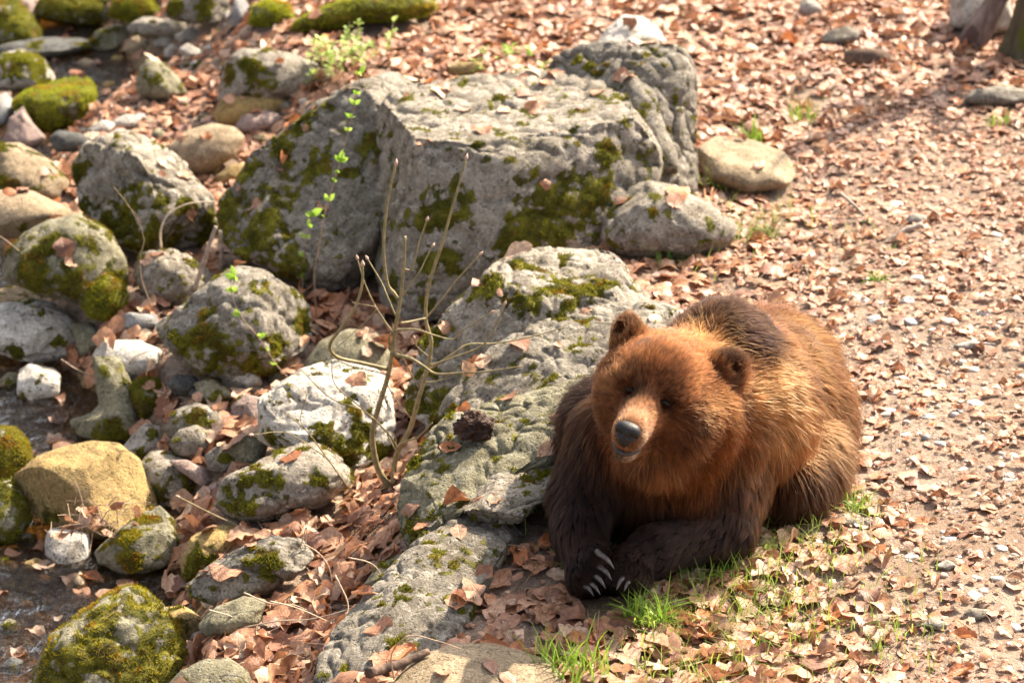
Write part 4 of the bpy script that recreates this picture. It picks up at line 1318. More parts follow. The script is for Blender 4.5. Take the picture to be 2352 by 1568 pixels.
def drop(x, y):
    """terrain or rock height under each point: z, normal, on_rock"""
    z = terrain_z(x, y)
    e = .02
    nx = (terrain_z(x + e, y) - terrain_z(x - e, y)) / (2 * e)
    ny = (terrain_z(x, y + e) - terrain_z(x, y - e)) / (2 * e)
    nr = unit(np.stack([-nx, -ny, np.ones_like(nx)], 1))
    on = np.zeros(len(x), bool)
    for i in range(len(x)):
        loc, n, _, _ = BVH_ROCK.ray_cast(Vector((x[i], y[i], 2.0)), Vector((0, 0, -1)))
        if loc is not None and loc.z > z[i]:
            z[i] = loc.z; nr[i] = n; on[i] = True
    return z, nr, on

def in_view(x, y, z, mu=120, mv=120):
    u, v = to_px(np.stack([x, y, z], 1))
    return (u > -mu) & (u < 2352 + mu) & (v > -mv) & (v < 1568 + mv)

def px_blobs(x, y, z, blobs):
    """largest weight of soft round areas given where the view meets the ground"""
    r = np.zeros(len(x))
    for (u, v, rad_m, s) in blobs:
        c, _ = hit(u, v)
        r = np.maximum(r, s * np.exp(-((x - c[0]) ** 2 + (y - c[1]) ** 2) / rad_m ** 2))
    return r

NL = 58000
lx = rng.uniform(-3.0, 3.3, NL); ly = 4.4 + 8.6 * rng.random(NL)
lz0 = terrain_z(lx, ly)
half = .2 * np.hypot(ly, CAM_H) + .75
xs_l, xb_l = np.interp(ly, YS, XS), np.interp(ly, YB, XB)
bare = px_blobs(lx, ly, lz0, [(1200, 1250, .12, .55), (1240, 1330, .10, .45), (1180, 1180, .10, .5), (2150, 1000, .32, .65), (2250, 1250, .32, .68), (2100, 800, .30, .5), (2300, 900, .32, .62), (2050, 1380, .2, .5), (1900, 1330, .25, .5), (2200, 1420, .3, .5), (2050, 1100, .22, .35), (1600, 640, .25, .35), (250, 300, .2, .5), (470, 1380, .10, .9), (430, 130, .2, .8)])
dens = np.where(lx < xs_l - .05, .07, 1.0) * (1 - bare) * (np.abs(lx) < half)
keep = rng.random(NL) < dens * .86
lx, ly = lx[keep], ly[keep]
lz, lnr, lon = drop(lx, ly)
keep = (~lon) | ((lnr[:, 2] > .72) & (rng.random(len(lx)) < .06))
wz = water_z(ly)
wetl = (lx < np.interp(ly, YS, XS) + .1) & (lz < wz)
lz = np.where(wetl, wz + .002, lz)
# not inside the bear
bk = bear_sdf(np.stack([lx, ly, np.maximum(lz, 0) + .02], 1)) > .012
keep &= bk
lx, ly, lz, lnr, lon, wetl = lx[keep], ly[keep], lz[keep], lnr[keep], lon[keep], wetl[keep]
n = len(lx)
# the trodden ground on the right holds small flat fragments, the hollows whole curled leaves
tread = sstep(.55, 1.3, lx) * sstep(10.2, 8.4, ly)
hol = sstep(.1, -.15, lx - np.interp(ly, YB, XB)) * (ly < 8)
size = rng.uniform(.052, .090, n) * (1 - .22 * tread - .38 * tread * rng.random(n)) * (1 + .10 * hol)
size = np.where(rng.random(n) < .20 + .32 * tread, size * rng.uniform(.3, .6, n), size)
tilt = (.17 + .12 * hol - .06 * tread)
nrm = unit(lnr + tilt[:, None] * rng.normal(size=(n, 3)) * np.array([1, 1, .3]))
nrm[:, 2] = np.maximum(nrm[:, 2], .12); nrm = unit(nrm)
nrm = np.where(wetl[:, None], unit(np.array([[.05, 0, 1.0]]) + 0 * nrm), nrm)
layer = rng.random(n)
lz = lz + np.where(wetl, 0, .003 + .020 * layer * (1 + .9 * hol) * np.where(lon, .15, 1) * (1 - .5 * tread)) + .10 * size * (1 - nrm[:, 2])
yaw = rng.random(n) * 6.2832
ci = rng.choice(len(PAL), n, p=PALW / PALW.sum())
ccol = PAL[ci] * np.clip(1 + .16 * rng.normal(size=(n, 1)), .6, 1.45)
ccol = np.where(wetl[:, None], ccol * .55, ccol)
lp = np.stack([lx, ly, lz], 1)
Rm = frames(nrm, yaw)

# the 300 that show largest are single leaves
lu, lv = to_px(lp)
inf = (lu > 5) & (lu < 2347) & (lv > 5) & (lv < 1563) & ~wetl & (layer > .45)
blk = np.zeros(n, bool)
score = np.where(inf, size * nrm.dot(AX_T).clip(.2) / np.linalg.norm(lp - CAMP, axis=1), -1)
order = np.argsort(-score)
single = []
for i in order:
    if len(single) >= 300: break
    q = Vector(lp[i] + np.array([0, 0, .012])); d = q - Vector(CAMP)
    h = BVH_ROCK.ray_cast(Vector(CAMP), d.normalized(), d.length - .02)
    if h[0] is not None: continue
    single.append(i)
single = np.array(single)
lrv = np.random.default_rng(21)
HI, HI_LOOK = [], []
for k in range(30):
    V_, F_, uv_ = leaf_shape(lrv, 9, 5, broken=k % 6 == 5)
    me = bpy.data.meshes.new('leaf')
    me.from_pydata(V_.tolist(), [], F_.tolist())
    me.polygons.foreach_set('use_smooth', np.ones(len(F_), bool))
    ul = me.uv_layers.new(name='uv')
    lidx = np.zeros(len(me.loops), np.int32); me.loops.foreach_get('vertex_index', lidx)
    ul.data.foreach_set('uv', uv_[lidx].astype(np.float32).ravel())
    pi_ = lrv.choice(len(PAL), p=PALW / PALW.sum())
    c = PAL[pi_] * (1 + .12 * lrv.normal())
    HI_LOOK.append((pi_, 'torn' if k % 6 == 5 else ('curled' if np.ptp(V_[:, 2]) > .30 else ('wavy' if np.ptp(V_[:, 2]) > .17 else 'flat'))))
    attr_col(me, 'col', np.repeat(c[None], len(V_), 0))
    me.materials.append(M_LEAF)
    HI.append(me)
SHADE = ['brown', 'copper brown', 'tan', 'dark brown', 'blackish brown', 'orange', 'bleached pale', 'dull greyish brown']
LOOK = []
MARKS = [(905, 1130, 'the foot of the bare sapling'), (760, 1180, 'the low arching branch of the sapling'), (560, 1320, 'the grey slab with a dark moss patch'), (530, 1440, 'the pale grey green stone'),
         (500, 1540, 'the lichen grey rounded stone'), (720, 1400, 'the bleached stems in the hollow'), (870, 1400, 'the left flank of the grey ledge'), (1060, 1400, 'the top of the grey ledge'),
         (1080, 1500, 'the smooth pale half shaded stone'), (1370, 1390, 'the bear\'s claws'), (1500, 1450, 'the thick bright grass tuft'), (1310, 1540, 'the grass clump with long blades'),
         (1700, 1320, 'the bear\'s forearm'), (1830, 1220, 'the bear\'s haunch'), (1970, 1200, 'the flat oval stone by the haunch'), (1650, 1500, 'the sparse grass before the bear'),
         (1850, 1420, 'the thin grass beside the trodden path'), (2150, 1430, 'the olive edged path stone'), (2240, 1400, 'the grey cream path stone'), (2170, 1295, 'the flat white path stone'),
         (2050, 1040, 'the bear\'s rump on the path'), (2230, 1080, 'the gravelly middle of the path'), (1250, 1180, 'the short dull grass by the bear'), (700, 1130, 'the pale boulder with yellow green moss'), (770, 700, 'the foot of the slanting mossy boulder'), (330, 240, 'the leaning green grey stone'), (560, 330, 'the smooth tan half shaded boulder'), (640, 760, 'the domed boulder with white patches'), (640, 1240, 'the grey slab\'s upper end'), (820, 1250, 'the dead stake below the sapling'), (1700, 650, 'the rounded grey boulder'), (1950, 800, 'the bear\'s back'), (2150, 700, 'the bent grey stick'), (2300, 800, 'the long thin white path stone'), (1180, 1450, 'the shaded strip before the grey ledge'), (2030, 1350, 'the gravel patch below the oval stone'), (2050, 1530, 'the lower edge of the path')]
MARK3 = [(hit(u, v)[0], t) for u, v, t in MARKS]
for i in single:
    hk = rng.integers(len(HI))
    o = bpy.data.objects.new('fallen_leaf', HI[hk])
    m4 = Matrix([[*(Rm[i][r] * size[i]), lp[i][r]] for r in range(3)] + [[0, 0, 0, 1]])
    link(o)
    o.matrix_world = m4
    big = 'large' if size[i] > .084 else ('small' if size[i] < .070 else 'medium')
    mk_ = min(MARK3, key=lambda m: (m[0][0] - lp[i][0]) ** 2 + (m[0][1] - lp[i][1]) ** 2)[1]
    zone = 0 if lx[i] < np.interp(ly[i], YB, XB) - .02 else (1 if lx[i] < .62 else 2)
    tag(o, '%s %s %s beech leaf by %s' % (big, HI_LOOK[hk][1], SHADE[HI_LOOK[hk][0]], mk_), 'leaf',
        'beech leaves by ' + mk_)

rest = np.setdiff1d(np.arange(n), single)
lrv = np.random.default_rng(22)
LO = [leaf_shape(lrv, 6, 4, broken=k % 4 == 3) for k in range(40)]
vi = rng.integers(len(LO), size=len(rest))
VV, FF, UV, CC = [], [], [], []
off = 0
for k in range(len(LO)):
    s = rest[vi == k]
    V0, F0, U0 = LO[k]
    W = np.einsum('nij,vj->nvi', Rm[s], V0) * size[s][:, None, None] + lp[s][:, None]
    nv = len(V0)
    VV.append(W.reshape(-1, 3))
    FF.append((F0[None] + (np.arange(len(s)) * nv)[:, None, None]).reshape(-1, 4) + off)
    UV.append(np.tile(U0, (len(s), 1)))
    CC.append(np.repeat(ccol[s], nv, 0))
    off += nv * len(s)
FFa, UVa = np.vstack(FF), np.vstack(UV)
litter = mesh_obj('leaf_litter', np.vstack(VV), FFa, M_LEAF)
ul = litter.data.uv_layers.new(name='uv')
ul.data.foreach_set('uv', UVa[FFa.ravel()].astype(np.float32).ravel())
attr_col(litter.data, 'col', np.vstack(CC))
tag(litter, 'carpet of dry brown beech leaves', 'leaf litter', kind='stuff')

# crumbled leaf fragments
nc_ = 16000
cx = np.concatenate([rng.uniform(.3, 2.8, 11000), rng.uniform(-1.2, .8, nc_ - 11000)]); cy_ = rng.uniform(4.7, 10.0, nc_)
cz_ = terrain_z(cx, cy_)
k = in_view(cx, cy_, cz_, 260, 100) & (cx > np.interp(cy_, YS, XS) + .1) & (bear_sdf(np.stack([cx, cy_, np.maximum(cz_, 0) + .02], 1)) > .01)
cx, cy_ = cx[k], cy_[k]
cz_, cn_, con = drop(cx, cy_)
k = ~con
cx, cy_, cz_, cn_ = cx[k], cy_[k], cz_[k], cn_[k]
m_ = len(cx)
CR = frames(unit(cn_ + .22 * rng.normal(size=(m_, 3))), rng.random(m_) * 6.28)
cs_ = rng.uniform(.010, .032, m_)
cp_ = np.stack([cx, cy_, cz_ + .002 + .012 * rng.random(m_)], 1)
V0, F0, U0 = leaf_shape(np.random.default_rng(5), 4, 3, True)
W = np.einsum('nij,vj->nvi', CR, V0) * cs_[:, None, None] + cp_[:, None]
FFc = (F0[None] + (np.arange(m_) * len(V0))[:, None, None]).reshape(-1, 4)
crumbs = mesh_obj('leaf_crumbs', W.reshape(-1, 3), FFc, M_LEAF)
ul = crumbs.data.uv_layers.new(name='uv')
ul.data.foreach_set('uv', np.tile(U0, (m_, 1))[FFc.ravel()].astype(np.float32).ravel())
attr_col(crumbs.data, 'col', np.repeat(PAL[rng.choice(len(PAL), m_, p=PALW / PALW.sum())] * rng.uniform(.7, 1.25, (m_, 1)), len(V0), 0))
tag(crumbs, 'crumbled fragments of dry leaves trodden into the soil', 'leaf litter', kind='stuff')

# ------------------------------------------------------------------ gravel and path stones
def pebbles(name, pts, sizes, colours, mat, lvl, flat=.6, label=None):
    d, F = ico(lvl)
    VV, FF, CC = [], [], []
    for k, (p, s, c) in enumerate(zip(pts, sizes, colours)):
        sc = s * rng.uniform([.7, .7, .4], [1.2, 1.2, .75])
        an = rng.random() * 6.28
        v = d * (1 + .22 * noise3(d * 1.3 + k * 3.1))[:, None] * sc
        R2 = np.array([[math.cos(an), -math.sin(an), 0], [math.sin(an), math.cos(an), 0], [0, 0, 1]])
        VV.append(v @ R2.T + p); FF.append(F + k * len(d)); CC.append(np.repeat(c[None], len(d), 0))
    o = mesh_obj(name, np.vstack(VV), np.vstack(FF), mat)
    attr_col(o.data, 'col', np.vstack(CC))
    return o
M_PEB = leafish('pebble_stone', .85, 0.0, spec=.25)
PC = np.array([(.50, .46, .41), (.42, .38, .33), (.60, .56, .50), (.38, .33, .26), (.46, .36, .30), (.33, .32, .31)])
gx = rng.uniform(-2.9, 3.0, 9000); gy = rng.uniform(4.6, 12.0, 9000)
gz = terrain_z(gx, gy)
gd = px_blobs(gx, gy, gz, [(2150, 1000, .40, .8), (2250, 1250, .40, .8), (2100, 800, .35, .7), (2300, 900, .35, .8), (2200, 1420, .3, .6), (250, 300, .25, 1.), (470, 1370, .10, 1.), (430, 130, .25, 1.), (200, 250, .3, .7), (400, 1050, .2, .7)])
gd = np.maximum(gd, np.where(gx < np.interp(gy, YS, XS) + .1, .85, .035))
k = (rng.random(9000) < gd) & in_view(gx, gy, gz, 200, 100)
gx, gy = gx[k], gy[k]
gz, _, gon = drop(gx, gy)
k = ~gon
gx, gy, gz = gx[k], gy[k], gz[k]
gs = rng.uniform(.004, .014, len(gx)) * np.where(gx < np.interp(gy, YS, XS) + .1, 2.0, 1.0)
gc = PC[rng.integers(len(PC), size=len(gx))] * rng.uniform(.7, 1.15, (len(gx), 1))
gc = np.where((gx < np.interp(gy, YS, XS))[:, None], gc * np.array([.50, .40, .22]), gc)
gravel = pebbles('gravel', np.stack([gx, gy, gz + gs * .1], 1), gs, gc, M_PEB, 2)
tag(gravel, 'scattered grey gravel and stream bed pebbles', 'gravel', kind='stuff')

PATH = [(2105,640),(2130,650),(2080,690),(1980,690),(2010,735),(2090,740),(2250,680),(2260,720),(1950,725),(2150,760),(2180,740),(2230,850),(2075,870),(2110,840),(2060,905),(2240,930),(2130,960),(2080,1000),(2160,1020),(2250,1010),(2300,960),(2090,1060),(2210,1080),(2040,950),(2320,1100),(2300,1260),(2180,1240),(2290,1330),(2330,1440),(2090,1280),(2240,1370),(2320,1050),(1990,640),(2330,760),(1900,500),(2140,560),(2060,470),(2290,540)]
me_p = []
d3, F3 = ico(3)
for k in range(6):
    v = d3 * (1 + .25 * noise3(d3 * 1.2 + k * 7.7))[:, None] * np.array([1, .75, .42])
    s = v @ unit(np.array([.3, -.2, 1])); v = v - np.maximum(0, s - .25)[:, None] * unit(np.array([.3, -.2, 1])) * .8
    m = bpy.data.meshes.new('stone')
    m.from_pydata(v.tolist(), [], F3.tolist())
    m.polygons.foreach_set('use_smooth', np.ones(len(F3), bool))
    attr_col(m, 'col', np.repeat((PC[k] * 1.1)[None], len(v), 0))
    m.materials.append(M_PEB)
    me_p.append(m)
for (u, v) in PATH:
    q, t = hit(u, v)
    pk = rng.integers(6)
    o = bpy.data.objects.new('path_stone', me_p[pk])
    o.location = q + np.array([0, 0, .002])
    s = rng.uniform(.014, .030)
    o.scale = (s, s, s); o.rotation_euler = (0, 0, rng.random() * 6.28)
    mk_ = min(MARK3, key=lambda m_: (m_[0][0] - q[0]) ** 2 + (m_[0][1] - q[1]) ** 2)[1]
    tag(link(o), '%s %s stone trodden into the ground by %s' % ('tiny' if s < .019 else ('small' if s < .025 else 'flat'), ['cream', 'grey', 'white', 'ochre brown', 'pinkish', 'dark grey'][pk], mk_), 'stone', 'small stones by ' + mk_)

# ------------------------------------------------------------------ grass
def blades(pts, lens, lean, width, col0, col1, lr, seg=4):
    n = len(pts)
    az = lr.random(n) * 6.28
    ld = np.stack([np.cos(az), np.sin(az), np.zeros(n)], 1) * (lean * (0.3 + lr.random(n)))[:, None]
    sd = unit(np.cross(ld + 1e-6, np.array([0, 0, 1.0])) + .3 * lr.normal(size=(n, 3)))
    S = np.linspace(0, 1, seg)
    P0 = np.stack([pts + lens[:, None] * (np.array([0, 0, 1.0]) * (s - .35 * (lean[:, None] * s) ** 2) + ld * s * s) for s in S], 1)
    wd = np.stack([width * (1 - s ** 1.6) + .0002 for s in S], 1)
    V = np.stack([P0 - sd[:, None] * wd[..., None], P0 + sd[:, None] * wd[..., None]], 2).reshape(n, -1, 3)
    f = np.array([[2 * k, 2 * k + 1, 2 * k + 3, 2 * k + 2] for k in range(seg - 1)])
    F = (f[None] + (np.arange(n) * seg * 2)[:, None, None]).reshape(-1, 4)
    k = lr.random((n, 1))
    c = np.array(col0) * (1 - k) + np.array(col1) * k
    return V.reshape(-1, 3), F, np.repeat(c, seg * 2, 0)

def tuft(label, u, v, r, nb, h, c0=(.13, .23, .025), c1=(.30, .42, .05), lean=.6, wid=.0022, group=None):
    lr = np.random.default_rng(int(u * 7 + v))
    q, t = hit(u, v)
    a, rr = lr.random(nb) * 6.28, r * np.sqrt(lr.random(nb))
    x, y = q[0] + rr * np.cos(a), q[1] + rr * np.sin(a) * .8
    z = terrain_z(x, y)
    V, F, C = blades(np.stack([x, y, z], 1), h * lr.uniform(.45, 1.15, nb), lean * lr.uniform(.4, 1.6, nb), wid * lr.uniform(.7, 1.4, nb), c0, c1, lr)
    o = mesh_obj('grass_tuft', V, F, M_GRASS, origin=q, smooth=True)
    attr_col(o.data, 'col', C)
    return tag(o, label, 'grass', group)

tuft('thick bright green grass tuft right against the bear\'s paws', 1490, 1440, .060, 110, .115, lean=.75, wid=.003)
tuft('second grass tuft of long arching blades beside the bear\'s forearm', 1640, 1330, .09, 70, .09, lean=.9)
tuft('short dull grass between the flat pale rock and the bear\'s foreleg', 1255, 1165, .075, 170, .055, (.12, .15, .03), (.26, .27, .08), .9, .0015)
tuft('grass tuft in front of the rounded grey boulder', 1540, 590, .09, 80, .12, (.06, .13, .02), (.16, .27, .04), .9)
tuft('soft yellow green grass at the rounded grey boulder\'s right foot', 1720, 550, .10, 130, .09, (.18, .22, .05), (.34, .36, .10), .8, .0016)
tuft('fine sunlit grass sprouting along the broad flat stone\'s lower edge', 1650, 430, .09, 90, .10, (.20, .28, .04), (.40, .46, .10), .7)
tuft('grass sprig standing alone in leaves above the broad flat stone', 1838, 285, .05, 40, .11, lean=.5)
tuft('small grass sprig by the bear\'s haunch beside the oval stone', 1980, 1180, .05, 45, .07, lean=.8)
tuft('small grass sprig against the bear\'s rump', 1940, 1150, .05, 45, .06, lean=.8)
tuft('broad leaved grass sprig just above the broad flat stone', 1725, 325, .05, 26, .09, lean=.5, wid=.004)
tuft('grass clump with long blades in front of the smooth pale stone', 1310, 1560, .09, 90, .13, lean=.5, wid=.003)
tuft('tiny green sprig on the path near the flat grey stone', 2290, 290, .05, 26, .07)
tuft('tiny round green moss like sprig on the path beyond the bear', 2012, 640, .03, 60, .03, lean=1.2)
GB = [(1780, 1330, .15, .8), (1650, 1420, .17, 1.), (1720, 1390, .14, .9), (1850, 1270, .10, .5), (1580, 1470, .14, .6), (1900, 1440, .13, .3), (1480, 1540, .13, .4), (1750, 1545, .13, .6), (1600, 1560, .13, .4), (2030, 1500, .12, .25), (2000, 1290, .12, .25), (1330, 1290, .09, .25), (1800, 1200, .07, .25), (1250, 1130, .06, .35), (1600, 600, .14, .25), (1780, 500, .12, .3), (1980, 560, .10, .12), (2080, 1470, .09, .2), (1700, 1270, .08, .35)]
sx, sy = [], []
for (u, v, r_, s_) in GB:
    c_, _ = hit(u, v)
    k_ = int(150 * s_)
    sx.append(c_[0] + r_ * .75 * rng.normal(size=k_)); sy.append(c_[1] + r_ * .75 * rng.normal(size=k_))
sx, sy = np.concatenate(sx), np.concatenate(sy)
sz = terrain_z(sx, sy)
k = bear_sdf(np.stack([sx, sy, sz + .02], 1)) > .02
sx, sy, sz = sx[k], sy[k], sz[k] + .008
V, F, C = blades(np.stack([sx, sy, sz], 1), rng.uniform(.025, .085, len(sx)), rng.uniform(.3, 1.2, len(sx)), rng.uniform(.0010, .0022, len(sx)), (.16, .24, .03), (.34, .42, .07), rng)
g_o = mesh_obj('grass', V, F, M_GRASS); attr_col(g_o.data, 'col', C)
tag(g_o, 'sparse short spring grass around the bear', 'grass', kind='stuff')
# dry straws and bits of stem in the litter
nst = 1500
tx = rng.uniform(-1.6, 2.4, nst); ty = rng.uniform(4.8, 9.5, nst)
tz, tn_, ton = drop(tx, ty)
k = ~ton & (tx > np.interp(ty, YS, XS) + .1) & (bear_sdf(np.stack([tx, ty, np.maximum(tz, 0) + .02], 1)) > .02)
VV, FF, CC = [], [], []
off = 0
for x, y, z in zip(tx[k], ty[k], tz[k]):
    L, an = rng.uniform(.03, .14), rng.random() * 6.28
    dx = np.array([math.cos(an), math.sin(an), rng.normal() * .12]) * L
    p0 = np.array([x, y, z + .018 + .01 * rng.random()])
    V_, F_ = tube([p0 - dx / 2, p0 + np.array([0, 0, rng.normal() * .006]), p0 + dx / 2], [.0011, .0010, .0007], 4, False)
    VV += V_; FF += [tuple(i + off for i in f) for f in F_]; off += len(V_)
    CC += [np.array((.52, .38, .25)) * rng.uniform(.45, 1.2)] * len(V_)
st = mesh_obj('dry_straw', np.array(VV), np.array(FF, np.int32), M_GRASS); attr_col(st.data, 'col', np.array(CC))
tag(st, 'dry straws and leaf stalks strewn over the litter', 'straw', kind='stuff')
# ------------------------------------------------------------------ sapling and twigs
def zq(x, y):
    return (x * .5208 + 680.6, y * .5208 + 340.3)

def stem_path(pts, y0, dy, conv=None):
    """points of the picture set at their own distance; dy bends the stem towards or away from the camera"""
    k = len(pts)
    out = []
    for i, p in enumerate(pts):
        u, v = conv(*p) if conv else p
        out.append(P(u, v, y0 + (dy[i] if isinstance(dy, (list, tuple)) else dy * i / max(1, k - 1))))
    return out

def bud(parent, p, d, L=.020, r=.0055):
    p, d = np.asarray(p), unit(d)
    s = np.linspace(0, 1, 6)
    V_, F_ = tube([p + d * L * (t - .15) for t in s], [r * .45, r * .85, r, r * .8, r * .45, r * .05], 7)
    mesh_obj('bud', V_, F_, M_BUD, parent=parent, origin=p)

qb, _ = hit(905, 1118)
YS0 = qb[1]
sap = empty('sapling', qb)
tag(sap, 'bare many branched sapling with fat buds growing between the rocks', 'sapling')
def branch(name, pts, r0, r1, dy, conv=zq, mat=None, buds=True, y0=None, parent=None, sides=8):
    pp = smooth_path(stem_path(pts, YS0 if y0 is None else y0, dy, conv), 6)
    rr = np.linspace(r0, r1, len(pp)) * .84
    rr = rr * (1 + .05 * np.sin(np.arange(len(pp)) * 2.1))
    V_, F_ = tube(pp, rr, sides)
    par = parent or sap
    o = mesh_obj(name, V_, F_, mat or M_BARK, parent=par, origin=np.array(par.location) if par is sap else pp[0])
    if buds:
        bud(sap, pp[-1], pp[-1] - pp[-3], .022 if r1 > .003 else .016, max(.0045, r1 * 1.5))
    return pp
branch('trunk', [(448,1520),(425,1508),(380,1450),(350,1380),(335,1260),(360,1150),(400,1020),(420,920),(440,780),(455,690),(470,570),(480,390)], .0125, .0045, 0.0, buds=False, sides=10)
branch('trunk', [(430,1480),(432,1400),(450,1330),(500,1240),(540,1100),(570,1000),(595,860),(570,750),(585,600),(640,430),(680,290),(735,100),(748,50)], .0105, .0032, .14, sides=10)
branch('branch', [(448,665),(432,640),(400,590),(385,430),(400,250),(430,110),(437,75)], .0062, .0036, .03)
branch('branch', [(458,770),(500,765),(570,750)], .0045, .0035, .06, buds=False)
branch('branch', [(405,975),(300,950),(190,925),(150,890),(155,850),(200,790),(260,700),(290,600),(292,520)], .0068, .0042, [0,-.02,-.05,-.08,-.1,-.11,-.12,-.12,-.12])
branch('branch', [(432,910),(500,925),(560,960),(620,995),(740,990),(830,985),(1000,960)], .0060, .0018, -.16, buds=False)
branch('branch', [(425,900),(410,860),(415,820),(450,800),(530,800),(610,825),(690,842),(740,800),(860,725)], .0040, .0022, -.05)
branch('branch', [(565,990),(700,900),(760,865),(880,860),(1040,830),(1176,790)], .0042, .0018, .10, buds=False, y0=YS0 + .1)
branch('branch', [(425,1005),(330,980),(240,960),(160,920)], .0026, .0012, -.05, buds=False)
branch('branch', [(425,815),(350,700),(300,590),(270,490)], .0030, .0020, .04)
branch('branch', [(438,740),(400,650),(375,590),(315,490)], .0030, .0020, .08)
branch('branch', [(470,650),(540,550),(570,490),(600,435)], .0026, .0018, .06)
branch('branch', [(478,535),(510,528),(540,420),(575,320)], .0034, .0022, .04)
branch('branch', [(575,745),(640,670),(700,590),(810,470)], .0032, .0026, .05, y0=YS0 + .09)
branch('branch', [(585,960),(700,920),(820,870),(880,780),(918,690)], .0036, .0026, .03, y0=YS0 + .08)
branch('branch', [(352,700),(300,690),(245,680)], .0018, .0012, .0, buds=False)
branch('branch', [(360,705),(300,770),(200,860),(150,905)], .0016, .0011, -.06, buds=False)
branch('branch', [(440,870),(490,960),(540,1060)], .0022, .0016, .05, buds=False)
branch('branch', [(560,1000),(548,1015),(560,1030),(640,1020),(740,950)], .0024, .0014, .02, buds=False, y0=YS0 + .07)
branch('branch', [(600,930),(560,900),(530,870),(520,840)], .0022, .0016, -.03, y0=YS0 + .09)
branch('branch', [(440,1400),(440,1310),(350,1200),(270,1130),(170,1040),(155,930)], .0034, .0016, -.18, buds=False)
branch('branch', [(350,1200),(280,1150),(150,1100),(20,975)], .0026, .0014, -.16, buds=False, y0=YS0 - .08)
branch('branch', [(436,1470),(450,1320),(540,1270),(600,1210)], .0040, .0028, -.10, buds=False)
branch('branch', [(430,1470),(470,1420),(518,1350)], .0026, .0018, -.06, buds=False)
branch('branch', [(400,1260),(440,1330),(430,1260),(355,1250)], .0026, .0014, -.04, buds=False)
branch('branch', [(400,1040),(440,1110),(505,1190)], .0022, .0014, -.02, buds=False)
idp = lambda u, v: (u, v)
branch('branch', [(900,1112),(840,1150),(770,1188),(700,1215),(640,1225),(570,1214),(500,1186),(412,1142)], .0046, .0026, -.14, conv=idp)
branch('branch', [(895,1115),(850,1138),(800,1165),(720,1205)], .0036, .0018, -.10, conv=idp, buds=False)
branch('branch', [(800,1120),(750,1050),(700,985),(650,945)], .0028, .0016, -.16, conv=idp, buds=False)
branch('branch', [(750,1050),(660,995),(580,998)], .0020, .0014, -.18, conv=idp, y0=YS0 - .10)
branch('branch', [(700,985),(690,960),(705,905)], .0015, .0010, -.18, conv=idp, buds=False, y0=YS0 - .14)
branch('branch', [(905,1130),(906,1200),(903,1320)], .0026, .0026, -.16, conv=idp, buds=False, mat=M_DRY)

# a withered leaf still hanging on the sapling, and a few caught on stones
def one_leaf(label, u, v, y, size, nrm, yaw, mesh_i=3, name='withered_leaf'):
    o = bpy.data.objects.new(name, HI[mesh_i])
    R_ = frames(unit(np.array([nrm], float)), np.array([yaw]))[0] * size
    p = P(u, v, y)
    link(o)
    o.matrix_world = Matrix([[*R_[r], p[r]] for r in range(3)] + [[0, 0, 0, 1]])
    return tag(o, label, 'leaf')
one_leaf('orange withered leaf hanging from a branch of the bare sapling', 1075, 846, YS0 - .10, .055, (.3, -.9, .3), 1.4, 8)
def leaf_on(label, u, v, size, yaw, mi):
    d = ray(u, v)
    loc, nn, _, dist = BVH_ROCK.ray_cast(Vector(CAMP), Vector(d))
    if loc is None: return
    one_leaf(label, u, v, (loc + nn * .012).y, size, tuple(nn + Vector((0, 0, .4))), yaw, mi)
leaf_on('single curled leaf on the smooth dark green stone', 842, 806, .05, .3, 1)
leaf_on('curled leaf on the mossy underside of the big speckled boulder', 440, 490, .055, .8, 2)
leaf_on('leaf lying on the small mossy block in the stream', 340, 885, .05, 2.2, 5)
leaf_on('broad tan leaf on the grey ledge below the bear', 1085, 1345, .085, .5, 7)
leaf_on('small leaf on the flat pale rock by the bear\'s elbow', 1135, 1145, .045, .2, 9)

def leafy_twig(name, label, path, y0, dy, leaves, r0, r1, lsz, c0=(.22, .40, .035), c1=(.42, .58, .10)):
    pp = smooth_path(stem_path(path, y0, dy), 6)
    root = empty(name, pp[0])
    tag(root, label, 'twig')
    V_, F_ = tube(pp, np.linspace(r0, r1, len(pp)), 6)
    mesh_obj('stem', V_, F_, M_TWIG, parent=root, origin=pp[0])
    lr = np.random.default_rng(len(label) * 31)
    for (u, v, s, sd) in leaves:
        yy = y0 + dy * .5
        # nearest stem point
        uu, vv = to_px(pp)
        k = int(np.argmin(np.hypot(uu - u, vv - v)))
        base = pp[k]
        for j in range(sd):
            dirv = unit(np.array([lr.normal() * .8, lr.normal() * .5 - .2, .75]))
            L = lsz * s * lr.uniform(.8, 1.2)
            sidev = unit(np.cross(dirv, np.array([lr.normal() * .4, -1, .3])))
            t = np.linspace(0, 1, 6)
            w = .26 * L * np.sin(np.pi * t ** .8)
            mid = base + dirv * (t * L)[:, None] + np.cross(sidev, dirv) * (.25 * L * t * t)[:, None]
            cup = np.cross(sidev, dirv) * .10 * L
            V = np.concatenate([mid - sidev * w[:, None] + cup * np.sin(np.pi * t)[:, None], mid, mid + sidev * w[:, None] + cup * np.sin(np.pi * t)[:, None]])
            F = [(k_, k_ + 1, k_ + 7, k_ + 6) for k_ in range(5)] + [(6 + k_, 7 + k_, 13 + k_, 12 + k_) for k_ in range(5)]
            o = mesh_obj('leaf', V, F, M_GRASS, parent=root, origin=base)
            q = lr.random()
            attr_col(o.data, 'col', np.repeat((np.array(c0) * (1 - q) + np.array(c1) * q)[None], 18, 0))
q0, _ = hit(728, 745)
